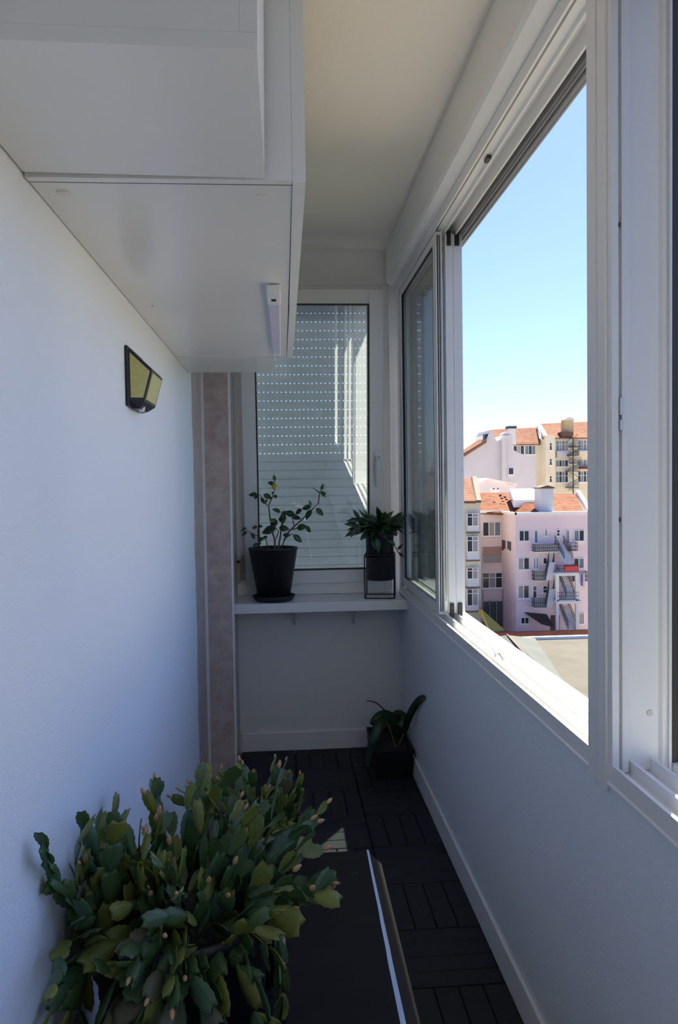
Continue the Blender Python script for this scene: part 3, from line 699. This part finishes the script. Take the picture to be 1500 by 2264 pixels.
# ================================================================== OUTSIDE
PINK = mat('pink_render', (.80,.64,.655), .85, var=(.35, (.74,.585,.60), .4, .7))
PINKW = mat('warm_pink_render', (.80,.65,.61), .85, var=(.35, (.74,.60,.56), .4, .7))
YEL = mat('pale_yellow_render', (.70,.63,.48), .85, var=(.4, (.63,.56,.42), .4, .7))
LILAC = mat('pale_lilac_render', (.57,.545,.56), .85, var=(.2, (.52,.50,.51), .4, .7))
GREYW = mat('grey_white_render', (.62,.62,.63), .85)
WHITE = mat('white_paint', (.85,.85,.84), .6)
DARKWIN = mat('dark_window_glass', (.035,.038,.042), .12)
BLUEWIN = mat('bluish_window_glass', (.16,.20,.24), .12)
CURT = mat('curtained_glass', (.32,.29,.28), .35)
ROOF = tiles_mat('clay_roof_tiles', (.105,.042,.025), (.30,.142,.092), .38)
ROOFD = tiles_mat('old_clay_tiles', (.075,.024,.012), (.19,.072,.042), .38)
ROOFP = tiles_mat('pale_clay_tiles', (.13,.06,.04), (.31,.16,.11), .5)
BROWN = mat('brown_eave', (.13,.075,.055), .8)
REDW = mat('red_painted_wall', (.16,.045,.035), .8, var=(.6, (.22,.08,.05), .4, .7))
FLATR = mat('grey_flat_roof', (.080,.072,.056), .9, var=(.25, (.055,.048,.038), .4, .7))
MEMB = mat('pale_roof_membrane', (.090,.098,.096), .8, var=(.35, (.068,.075,.074), .4, .7), spec=.2)
YTARP = mat('yellow_tarp', (.42,.31,.05), .6)
DGREEN = mat('dark_green_screen', (.02,.032,.03), .8)
IRON = mat('dark_iron', (.045,.05,.058), .6)
REDA = mat('red_awning', (.55,.05,.05), .6)
GROUND = mat('courtyard_ground', (.52,.46,.38), .95, var=(.05, (.42,.38,.31), .4, .7))
BTARP = mat('black_tarp', (.02,.022,.026), .6)
GROUND_Z = -16.6
tag(put('courtyard', MB().box(-150, 400, 8, 500, GROUND_Z-.5, GROUND_Z), GROUND, kind='structure'), 'wide ground of the inner courtyard far below the balcony', 'ground')
tag(put('wall_facade', MB().box(-2, .80, -6, 9, GROUND_Z, -.13), SMOOTH, kind='structure'), 'own outer facade of the building below the balcony', 'wall')

def facade(x0, x1, ytop, ybot, Y, depth):
    a = at(x0, ytop, Y); b = at(x1, ytop, Y); zb = at((x0+x1)/2, ybot, Y).z
    return MB().box(a.x, b.x, Y, Y+depth, min(zb, GROUND_Z) if ybot > 1380 else zb, (a.z+b.z)/2)
def wpart(parent, x0, x1, y0, y1, Y, cols=2, trans=None, glassm=None, face=None, proud=.09, sill=True):
    """one window of a far facade: frame with mullions, panes, sill"""
    a = at(x0, (y0+y1)/2, Y); b = at(x1, (y0+y1)/2, Y); zt = at((x0+x1)/2, y0, Y).z; zb = at((x0+x1)/2, y1, Y).z
    X0, X1 = a.x, b.x; t = .055; m_ = MB()
    m_.box(X0-t,X0,Y-proud,Y,zb-t,zt+t).box(X1,X1+t,Y-proud,Y,zb-t,zt+t).box(X0,X1,Y-proud,Y,zt,zt+t).box(X0,X1,Y-proud,Y,zb-t,zb)
    for k in range(1, cols): x = X0+(X1-X0)*k/cols; m_.box(x-t*.7,x+t*.7,Y-proud+.01,Y,zb,zt)
    if trans: z = zt-(zt-zb)*trans; m_.box(X0,X1,Y-proud+.01,Y,z-t*.6,z+t*.6)
    if sill: m_.box(X0-.12,X1+.12,Y-.2,Y,zb-t-.09,zb-t)
    w_ = put('window', m_, WHITE, parent)
    gm = glassm if isinstance(glassm, (list, tuple)) else [glassm or DARKWIN]
    for k in range(cols):
        xa = X0+(X1-X0)*k/cols; xb = X0+(X1-X0)*(k+1)/cols
        put('pane', MB().box(xa+.01,xb-.01,Y-.03,Y-.005,zb,zt), gm[k % len(gm)], w_)
    return w_
def slab_roof(pts, mt, name, parent, th=.25):
    return put(name, MB().poly(pts, (0,0,-th)), mt, parent)
def rail(parent, x0, x1, y0, y1, Y, out=1.1, solid=False):
    """balcony: slab, top rail and balusters"""
    a = at(x0, y1, Y); b = at(x1, y1, Y); h = at(x0, y0, Y).z-a.z
    s = put('balcony', MB().box(a.x,b.x,Y-out,Y,a.z-.14,a.z), GREYW, parent)
    r = MB()
    for z in (.02, h*.5, h): r.box(a.x,b.x,Y-out,Y-out+.05,a.z+z,a.z+z+.045).box(a.x,a.x+.05,Y-out,Y,a.z+z,a.z+z+.045).box(b.x-.05,b.x,Y-out,Y,a.z+z,a.z+z+.045)
    n = max(3, int((b.x-a.x)/.22))
    for k in range(n+1): x = a.x+(b.x-a.x-.03)*k/n; r.box(x,x+.03,Y-out,Y-out+.03,a.z,a.z+h)
    for k in range(5): y = Y-out+out*k/5; r.box(a.x,a.x+.03,y,y+.03,a.z,a.z+h).box(b.x-.03,b.x,y,y+.03,a.z,a.z+h)
    put('railing', r, IRON, s)
    if solid: put('screen', MB().box(a.x+.06,b.x-.06,Y-out+.06,Y-out+.09,a.z,a.z+h*.95), CURT, s)
    return s
def flight(parent, xt, yt, xb, yb, Y, width, out0, out1):
    """stair flight from (xt,yt) down to (xb,yb), coming forward from out0 to out1"""
    a = at(xt, yt, Y); b = at(xb, yb, Y); n = 10; s = MB()
    for k in range(n):
        u = k/n; x = a.x+(b.x-a.x)*u; z = a.z+(b.z-a.z)*u; y = Y-out0-(out1-out0)*u
        s.box(x-width/2,x+width/2,y-.30,y,z-.34,z-.02)
    o = put('stair_flight', s, GREYW, parent)
    r = MB()
    for sx in (-width/2, width/2):
        for h in (.5, 1.0): r.bar((a.x+sx, Y-out0, a.z+h), (b.x+sx, Y-out1, b.z+h), .035)
        for k in range(n+1): u = k/n; r.bar((a.x+(b.x-a.x)*u+sx, Y-out0-(out1-out0)*u, a.z+(b.z-a.z)*u), (a.x+(b.x-a.x)*u+sx, Y-out0-(out1-out0)*u, a.z+(b.z-a.z)*u+1.0), .025)
    put('railing', r, IRON, o); return o

# ---- pink block with outside stairs
YP, YR = 83.0, 88.4
pb = thing('pink_building', (at(1225,1137,YP).x, YP, GROUND_Z), 'pink apartment block with outside stairs, balconies and a red tiled roof', 'building')
put('front_wall', facade(1140.5, 1330, 1136.5, 1400, YP, 16), PINK, pb)
put('recessed_wall', facade(1050, 1116, 1132, 1400, YR, 10), PINKW, pb)
cap = MB(); a = at(1140,1136,YP); b = at(1330,1136,YP); cap.box(a.x-.1,b.x,YP-.2,YP+.3,a.z-.1,a.z+.16); cap.box(a.x-.2,a.x+.1,YP-.2,YR+.3,a.z-.1,a.z+.16)
c = at(1062,1132,YR); cap.box(c.x,a.x,YR-.2,YR+.2,a.z-.1,a.z+.16); put('parapet_coping', cap, WHITE, pb)
for (x0,x1,y0,y1,n,g,tr_) in ((1149,1169.5,1174,1195,2,[DARKWIN],None),(1182.5,1188.8,1174,1200,1,[BLUEWIN],None),(1205.5,1209.8,1172,1184,1,[CURT],None),(1232,1237.6,1172,1184,1,[DARKWIN],.5),
    (1252,1259,1173,1199,1,[CURT],None),(1270.5,1291,1173,1195,2,[BLUEWIN,DARKWIN],None),(1147,1170,1234,1258,2,[CURT,DARKWIN],None),(1180.5,1190,1234,1257,3,[BLUEWIN],None),
    (1202,1209,1234,1246,1,[DARKWIN],None),(1270,1290.5,1235,1255,2,[DARKWIN,BLUEWIN],None),(1147,1169.5,1295,1322,2,[CURT,DARKWIN],None),(1179.3,1186.5,1296,1321,1,[DARKWIN],.4),
    (1201.5,1209.5,1296,1310,1,[DARKWIN],.5),(1269,1291,1356,1378,2,[CURT],None),(1153,1169,1366,1378,2,[DARKWIN],None)):
    wpart(pb, x0, x1, y0, y1, YP, n, tr_, g)
wpart(pb, 1068.5, 1106.5, 1155, 1184, YR, 3, None, [DARKWIN, CURT, BLUEWIN], proud=.12)
wpart(pb, 1068, 1110, 1267, 1299, YR, 3, .32, [DARKWIN, CURT, DARKWIN], proud=.12)
a = at(1068,1245,YR); b = at(1110,1245,YR); zt = at(1090,1209,YR).z
lg = put('loggia', MB().box(a.x,b.x,YR-.12,YR,zt-.9,zt), mat('loggia_blind', (.40,.24,.20), .8), pb)
put('loggia_screen', MB().box(a.x+.05,b.x-.05,YR-.06,YR-.01,a.z,zt-.9), CURT, lg)
put('loggia_rim', MB().box(a.x-.06,a.x,YR-.15,YR,a.z,zt).box(b.x,b.x+.06,YR-.15,YR,a.z,zt).box(a.x-.06,b.x+.06,YR-.15,YR,a.z-.12,a.z), PINKW, lg)
rail(pb, 1176, 1227, 1203, 1218, YP, 1.2, True); rail(pb, 1255, 1270, 1199, 1216, YP, 1.1)
rail(pb, 1176, 1205, 1262, 1281, YP, 1.1, True); rail(pb, 1176, 1207, 1321, 1340, YP, 1.1, True)
flight(pb, 1235, 1204, 1246, 1240, YP, .95, .3, 1.6); 
# stair tower: pillars, landings, flights
tw = MB()
for x0, x1 in ((1213,1219.5),(1255.5,1262)):
    a = at(x0,1262,YP); b = at(x1,1262,YP); tw.box(a.x,b.x,YP-2.4,YP-2.1,GROUND_Z,a.z); 
put('stair_pillars', tw, GREYW, pb)
for y, x0, x1 in ((1262,1212,1262),(1322,1214,1268)):
    a = at(x0,y,YP); b = at(x1,y,YP); put('landing', MB().box(a.x,b.x,YP-2.5,YP,a.z-.3,a.z), GREYW, pb)
flight(pb, 1240, 1270, 1248, 1318, YP, .95, .3, 2.0); flight(pb, 1243, 1338, 1252, 1386, YP, .95, .3, 2.0)
rail(pb, 1216, 1262, 1304, 1320, YP, 2.4); rail(pb, 1216, 1262, 1246, 1260, YP, 2.4)
flight(pb, 1212, 1240, 1204, 1276, YP, .6, 1.2, 1.3); flight(pb, 1212, 1298, 1205, 1336, YP, .6, 1.2, 1.3)
rail(pb, 1266, 1293, 1263, 1283, YP, .9)
a = at(1268,1268,YP); b = at(1287,1268,YP)
for k, cc in enumerate(((.05,.035,.07),(.5,.5,.55),(.16,.10,.26),(.55,.50,.68))):
    x = a.x+(b.x-a.x)*k/4; put('hung_cloth', MB().box(x,x+.2,YP-1.0,YP-.93,a.z-.75-.25*k,a.z,.01), mat('hung_cloth', cc, .9), pb)
a = at(1231,1250,YP); b = at(1259,1250,YP); put('red_cover', MB().poly([(a.x,YP-2.7,a.z+.15),(a.x,YP-2.2,a.z+.30),(a.x,YP-2.2,a.z-.2),(a.x,YP-2.7,a.z-.35)], (b.x-a.x,0,0)), REDA, pb)
put('porch_dark', MB().box(at(1218,1370,YP).x, at(1238,1370,YP).x, YP-.05, YP, GROUND_Z, at(1228,1360,YP).z), DARKWIN, pb)
a = at(1160,1353,YP); b = at(1209,1353,YP); put('tarp', MB().poly([(a.x,YP-.05,a.z),(b.x,YP-.05,a.z-.3),(b.x,YP-2.6,a.z-1.3),(a.x+1.1,YP-2.4,a.z-.9)], (0,0,-.06)), BTARP, pb)
# roof
def P3(x, y, Y): return at(x, y, Y)
slab_roof([P3(1062,1132,YR),P3(1136,1134.5,YR-1),P3(1127,1089,YR+6),P3(1052,1089,YR+6)], ROOF, 'roof_slope', pb)
slab_roof([P3(1141,1135,YP+.2),P3(1196,1136,YP+.2),P3(1196,1105,YP+7),P3(1168,1103,YP+7.2)], ROOFD, 'roof_slope', pb)
slab_roof([P3(1222,1135.5,YP+.2),P3(1293,1136,YP+.2),P3(1273,1092,YP+7),P3(1222,1092,YP+7)], ROOF, 'roof_slope', pb)
slab_roof([P3(1136,1134,YR-1.0),P3(1143,1135.2,YP+.3),P3(1170,1104,YP+7.2),P3(1125,1090,YR+6)], ROOFD, 'roof_valley', pb)
a = at(1128,1106,YP+7); b = at(1197,1106,YP+7); zt = at(1160,1086,YP+7).z
put('roof_hatch', MB().poly([P3(1127,1080.5,YP+9),P3(1195,1080,YP+9),P3(1195,1104.5,YP+5.4),P3(1136,1105,YP+5.4)], (0,0,-.9)), WHITE, pb)
put('hatch_side', MB().poly([P3(1137,1106,YP+5.6),P3(1195,1106,YP+5.6),P3(1195,1114,YP+5.6),P3(1150,1114,YP+5.6)], (0,1.5,0)), BROWN, pb)
a = at(1194,1136,YP+.8); b = at(1223,1136,YP+.8); zt = at(1208,1080,YP+.8).z
ch = put('chimney', MB().box(a.x,b.x,YP+.5,YP+2.6,a.z-.2,zt), GREYW, pb)
put('chimney_cap', MB().box(a.x-.12,b.x+.12,YP+.4,YP+2.7,zt,zt+.12).poly([(a.x-.1,YP+.4,zt+.12),((a.x+b.x)/2,YP+.4,zt+.36),(b.x+.1,YP+.4,zt+.12)], (0,2.3,0)), BROWN, ch)
put('roof_parapet', MB().poly([P3(1274,1084,YP+7),P3(1280,1083,YP+7),P3(1308,1134,YP+.4),P3(1300,1134,YP+.4)], (0,0,.0)) if False else MB().poly([P3(1275,1084,YP+7),P3(1303,1131,YP+.4),P3(1303,1138,YP+.4),P3(1273,1096,YP+7)], (.45,0,0)), WHITE, pb)
put('roof_gutter', MB().poly([P3(1258,1131,YP+1.0),P3(1305,1135,YP+.1),P3(1305,1137,YP+.1),P3(1258,1133,YP+1.0)], (0,.3,.0)), GREYW, pb)
vv = MB()
for x, y in ((1106,1096),(1116,1100),(1109,1103),(1119,1106),(1111,1110),(1114,1117),(1117,1124),(1092,1112),(1106,1116)):
    u = (1133-y)/44; p = at(x, y, YR+6*u); vv.box(p.x-.12,p.x+.12,p.y-.35,p.y-.02,p.z-.02,p.z+.16)
put('tile_vents', vv, BROWN, pb, kind='stuff')
a = at(1110,1211,YP+3); b = at(1139,1216,YP+3)
cl = thing('washing_line', (a.x, YP+3, a.z), 'washing line of dark clothes beside the pink block', 'laundry')
ln = MB().bar((at(1140.3,1199,YP+1).x-.0, YP+1, at(1140,1199,YP+1).z), (at(1140.3,1199,YP+5).x-.0, YP+5, at(1140,1199,YP+1).z), .02)
put('line', ln, IRON, cl)
for k, (cc, ww, hh) in enumerate((((.14,.03,.06),.5,1.2),((.06,.08,.14),.45,.95),((.7,.7,.72),.35,.8),((.14,.11,.10),.5,.9),((.09,.06,.06),.45,1.0))):
    z = at(1140,1199,YP+1).z; x = at(1140.3,1199,YP+1).x-.02; y = YP+4.6-.72*k
    put('garment', MB().box(x-.35,x+.02,y,y+ww,z-hh,z,.01), mat('garment_cloth', cc, .9), cl)

# ---- yellow corner building at the left of the view
YY = 84.0
yb = thing('yellow_corner_building', (at(1030,1120,YY).x, YY, GROUND_Z), 'narrow pale yellow apartment building at the left edge of the view, glazed bays', 'building')
put('front_wall', facade(940, 1062.5, 1108, 1400, YY, 12), YEL, yb)
for y0, y1, yp in ((1136,1162,1176),(1187,1219,1238),(1256,1279,1297),(1303,1338,1350)):
    wpart(yb, 1034, 1056.5, y0, y1, YY-.4, 2, .25, [DARKWIN, CURT], proud=.1, sill=False)
    a = at(1032.5, yp, YY); b = at(1058, yp, YY); zt = at(1045, y1+1.5, YY).z; ztop = at(1045, y0-1, YY).z
    put('bay', MB().box(a.x,b.x,YY-.39,YY,a.z,ztop), GREYW, yb); put('bay_sill', MB().box(a.x-.1,b.x+.1,YY-.5,YY,a.z-.12,a.z), BROWN, yb)
for y0, y1 in ((1150,1168),(1202,1232),(1266,1296),(1325,1345)): wpart(yb, 1010, 1025.5, y0, y1, YY, 2, .3, [CURT, BLUEWIN])
slab_roof([P3(930,1108,YY-.4),P3(1052,1108,YY-.4),P3(1043,1057,YY+7),P3(930,1057,YY+7)], ROOFP, 'roof_slope', yb)
put('roof_verge', MB().poly([P3(1041,1057,YY+7),P3(1045,1053,YY+7),P3(1055,1106,YY-.4),P3(1051,1109,YY-.4)], (.5,0,0)), BROWN, yb)
put('eave', MB().box(at(940,1108,YY).x, at(1062,1108,YY).x, YY-.5, YY, at(1000,1112,YY).z, at(1000,1108,YY).z), BROWN, yb)

# ---- lilac gable house in front of the big gable
YG = 108.0
gb = thing('lilac_gable_house', (at(1090,1090,YG).x, YG, GROUND_Z), 'low lilac gable house showing above the pink roof', 'building')
put('gable_wall', MB().poly([P3(1030,1120,YG),P3(1050,1074,YG),P3(1081,1059,YG),P3(1140,1074,YG),P3(1146,1120,YG)], (0,8,0)), LILAC, gb)
put('roof_edge', MB().poly([P3(1048,1072,YG-.4),P3(1080,1057,YG-.4),P3(1144,1070,YG-.4),P3(1144,1073,YG-.4),P3(1080,1060,YG-.4),P3(1048,1075,YG-.4)], (0,8.6,0)), PINKW, gb)
put('chimney', MB().box(at(1085,1084,YG-6).x, at(1103,1084,YG-6).x, YG-6.5, YG-5.5, at(1090,1094,YG-6).z, at(1090,1080,YG-6).z), PINKW, gb)
put('chimney_slots', MB().box(at(1088,1081,YG-6).x, at(1092,1081,YG-6).x, YG-6.6, YG-6.4, at(1090,1082,YG-6).z, at(1090,1079,YG-6).z).box(at(1097,1081,YG-6).x, at(1101,1081,YG-6).x, YG-6.6, YG-6.4, at(1099,1082,YG-6).z, at(1099,1079,YG-6).z), BROWN, gb)

# ---- big pale gable behind
YB = 130.0
bg = thing('pale_gable_building', (at(1100,1070,YB).x, YB, GROUND_Z), 'tall windowless pale pink gable end with one dark window under the skyline', 'building')
put('gable_wall', MB().poly([P3(960,1140,YB),P3(960,1042,YB),P3(1018,1009,YB),P3(1076,972,YB),P3(1083,960,YB),P3(1087.5,950,YB),P3(1094,966,YB),P3(1099,975,YB),P3(1107,972,YB),P3(1112,963,YB),P3(1134,961,YB),P3(1134.5,994,YB),P3(1147,1001,YB),P3(1166,1007,YB),P3(1185,1009,YB),P3(1185,1140,YB)], (0,9,0)), LILAC, bg)
put('roof_slope', MB().poly([P3(950,1047,YB-.6),P3(1018,1009,YB-.6),P3(1076,972,YB-.6),P3(1074,962,YB+6),P3(1018,999,YB+6),P3(950,1036,YB+6)], (0,0,-.5)), ROOFP, bg)
put('eave_board', MB().poly([P3(950,1048,YB-.7),P3(1077,971,YB-.7),P3(1077,974.5,YB-.7),P3(950,1051.5,YB-.7)], (0,.5,0)), BROWN, bg)
put('buttress', MB().poly([P3(1108,1140,YB),P3(1108,972,YB),P3(1113,963,YB),P3(1117,975,YB),P3(1117,1140,YB)], (0,-.7,0)), LILAC, bg)
wpart(bg, 1125.3, 1135.4, 1035, 1048.5, YB, 1, None, [DARKWIN])
put('arched_pot', MB().poly([P3(1112+11*(1-math.cos(math.pi*k/8)), 961-7*math.sin(math.pi*k/8), YB+1) for k in range(9)], (0,2,0)), PINKW, bg)
put('vent_stub', MB().box(at(1075,970,YB).x, at(1082,970,YB).x, YB+.5, YB+2, at(1078,972,YB).z, at(1078,959,YB).z), IRON, bg)
put('chimney', MB().box(at(1008,1000,YB+4).x, at(1028,1000,YB+4).x, YB+7, YB+9, at(1018,1006,YB+4).z, at(1018,983,YB+4).z), GREYW, bg)

# ---- long yellow block on the skyline
YK = 150.0
kb = thing('yellow_skyline_building', (at(1230,1080,YK).x, YK, GROUND_Z), 'long yellow apartment block on the skyline with a spiral fire escape', 'building')
put('front_wall', facade(1128, 1206, 978, 1140, YK+1, 12), YEL, kb)
put('front_wall', facade(1206, 1330, 967, 1140, YK, 13), YEL, kb)
put('stair_tower', facade(1207, 1228, 962, 1140, YK-1.6, 3), YEL, kb)
slab_roof([P3(1080,982,YK+.4),P3(1196,981,YK+.4),P3(1187,945,YK+8),P3(1086,950,YK+8)], ROOFP, 'roof_slope', kb)
slab_roof([P3(1200,968,YK-.6),P3(1330,967,YK-.6),P3(1330,931,YK+8),P3(1192,937,YK+8)], ROOFP, 'roof_slope', kb)
put('fire_wall', MB().poly([P3(1188,939,YK+7.6),P3(1192,937,YK+7.6),P3(1208,964,YK-.2),P3(1206,972,YK-.2),P3(1197,972,YK-.2),P3(1187,948,YK+7.6)], (.5,.2,0)), LILAC, kb)
for (x0,x1,y0,y1,n,tr_,g) in ((1136,1159,986,1004,3,None,[DARKWIN,CURT]),(1162,1184,986,1004,3,None,[BLUEWIN,DARKWIN]),(1198,1204,987,1006,1,None,[BLUEWIN])):
    wpart(kb, x0, x1, y0, y1, YK+1, n, tr_, g)
for y0, y1 in ((980,995),(1015,1028),(1053,1066)): wpart(kb, 1216, 1220.5, y0, y1, YK-1.6, 1, .35, [DARKWIN])
for y0, y1, tr_ in ((975,996,.35),(1018,1031,None),(1043,1066,.4)):
    wpart(kb, 1230, 1256, y0, y1, YK, 4, tr_, [BLUEWIN, DARKWIN] if y0 != 975 else [BLUEWIN, CURT]); wpart(kb, 1279, 1303, y0-1, y1-1, YK, 4, tr_, [BLUEWIN, CURT] if y0 < 1040 else [DARKWIN, BLUEWIN])
put('balcony_band', MB().box(at(1229,997,YK).x, at(1257,997,YK).x, YK-.8, YK, at(1240,1012,YK).z, at(1240,998,YK).z), LILAC, kb)
put('balcony_band', MB().box(at(1278,997,YK).x, at(1312,997,YK).x, YK-.8, YK, at(1290,1008,YK).z, at(1290,997,YK).z), YEL, kb)
put('awning', MB().box(at(1280,1035,YK).x, at(1303,1035,YK).x, YK-1, YK-.1, at(1290,1037,YK).z, at(1290,1031,YK).z), mat('wine_red_cloth', (.14,.035,.04), .8), kb)
for x0, x1, yt, yb_ in ((1246,1266,929,958),):
    p = at((x0+x1)/2, yb_, YK+2); q = at(x0, yb_, YK+2); zt = at(x0, yt, YK+2).z
    c_ = put('chimney', MB().box(q.x, at(x1,yb_,YK+2).x, YK+1.2, YK+3.2, p.z-1, zt), mat('ochre_render', (.52,.40,.22), .9), kb)
    put('chimney_cap', MB().poly([(q.x-.2+ (at(x1,yb_,YK+2).x-q.x+.4)*k/8, YK+1, zt+.55*math.sin(math.pi*k/8)) for k in range(9)], (0,2.4,0)), GREYW, c_)
p = at(1140,975,YK-4); q = at(1156,975,YK-4); zt = at(1148,944,YK-4).z
c_ = put('chimney', MB().box(p.x,q.x,YK+.2,YK+2,p.z-.5,zt), GREYW, kb); put('chimney_cap', MB().box(p.x-.15,q.x+.15,YK+.1,YK+2.1,zt,zt+.5), IRON, c_)
put('dormer', MB().box(at(1242,966,YK).x, at(1265,966,YK).x, YK-.5, YK+2, at(1250,966,YK).z, at(1250,955,YK).z), BROWN, kb)
# spiral fire escape
ax = at(1268, 1030, YK-2.2); sp = MB().tube([(ax.x,YK-2.2,at(1268,1092,YK-2.2).z),(ax.x,YK-2.2,at(1268,966,YK-2.2).z)], .12, 8)
zt = at(1268,972,YK-2.2).z; zb = at(1268,1086,YK-2.2).z; n = 56
for k in range(n):
    a = k/n*2*math.pi*3.5; z = zt+(zb-zt)*k/n; a2 = a+2*math.pi*3.5/n*.9
    sp.poly([(ax.x,YK-2.2,z),(ax.x+1.0*math.cos(a),YK-2.2+1.0*math.sin(a),z),(ax.x+1.0*math.cos(a2),YK-2.2+1.0*math.sin(a2),z)], (0,0,-.06))
fe = put('spiral_stair', sp, IRON, kb)
put('spiral_railing', MB().tube([(ax.x+1.0*math.cos(k/n*7*math.pi),YK-2.2+1.0*math.sin(k/n*7*math.pi),zt+(zb-zt)*k/n+1.0) for k in range(n+1)], .05, 5), IRON, fe)
for y, x0, x1 in ((987,1265,1283),(1006,1258,1277),(1023,1267,1282),(1041,1258,1277),(1078,1259,1277)):
    a = at(x0,y,YK-2); b = at(x1,y,YK-2); g_ = MB().box(a.x,b.x,YK-3,YK,a.z-.12,a.z)
    for h in (.5,1.0): g_.box(a.x,b.x,YK-3,YK-2.94,a.z+h,a.z+h+.06)
    for k in range(6): x = a.x+(b.x-a.x-.05)*k/5; g_.box(x,x+.05,YK-3,YK-2.95,a.z,a.z+1.0)
    put('landing', g_, IRON, fe)

# ---- courtyard bits
rw = MB(); a = at(1060,1396,76); b = at(1340,1396,76); rw.box(a.x,b.x,76,76.4,GROUND_Z,at(1200,1396,76).z)
tag(put('boundary_wall', rw, REDW), 'dark red courtyard wall along the foot of the pink block', 'wall')
p0 = atz(1180,1413.5,-12.6); fl = MB().box(-6, 60, 22, p0.y, -16.6, -12.6)
flr = tag(put('flat_roof_building', fl, FLATR), 'grey-beige flat roofed building just below the balcony, right half', 'building')
put('coping', MB().box(-6, 60, p0.y-.3, p0.y+.1, -12.6, -12.35), WHITE, flr)
A4 = [atz(1060,1413,-11.9), atz(1122,1404,-11.3), atz(1184,1411,-11.9), atz(1262,1530,-11.9)]
mb_ = MB().poly([A4[0],A4[1],A4[2],A4[3],atz(1262,1530,-11.9)+Vector((-14,-8,0))], (0,0,-.5))
mr = tag(put('membrane_roof', mb_, MEMB), 'pale grey membrane roof with a pointed end below the sliding window', 'roof')
put('ridge_line', MB().bar(A4[1]+Vector((0,0,.05)), atz(1165,1450,-11.5), .07), mat('rust_flashing', (.42,.16,.09), .8), mr)
yt = MB().poly([atz(1058,1350,-12.6),atz(1066,1347,-12.2),atz(1116,1392,-13.6),atz(1085,1397,-13.8)], (0,0,-.15))
tag(put('yellow_tarp', yt, YTARP), 'yellow tarpaulin roof in the courtyard beside the dark green screen', 'tarpaulin')
sc = MB(); a = at(1068,1331,82); b = at(1113,1331,82); sc.box(a.x,b.x,82,82.3,GROUND_Z,a.z)
gs = tag(put('garden_screen', sc, DGREEN), 'dark green screened enclosure in the courtyard corner beside the pink block', 'screen')
for x in (1068,1083,1098,1112): p = at(x,1328,82); put('post', MB().box(p.x-.06,p.x+.06,81.9,82.0,GROUND_Z,p.z+(1.2 if x in (1068,1112) else .1)), BROWN, gs)
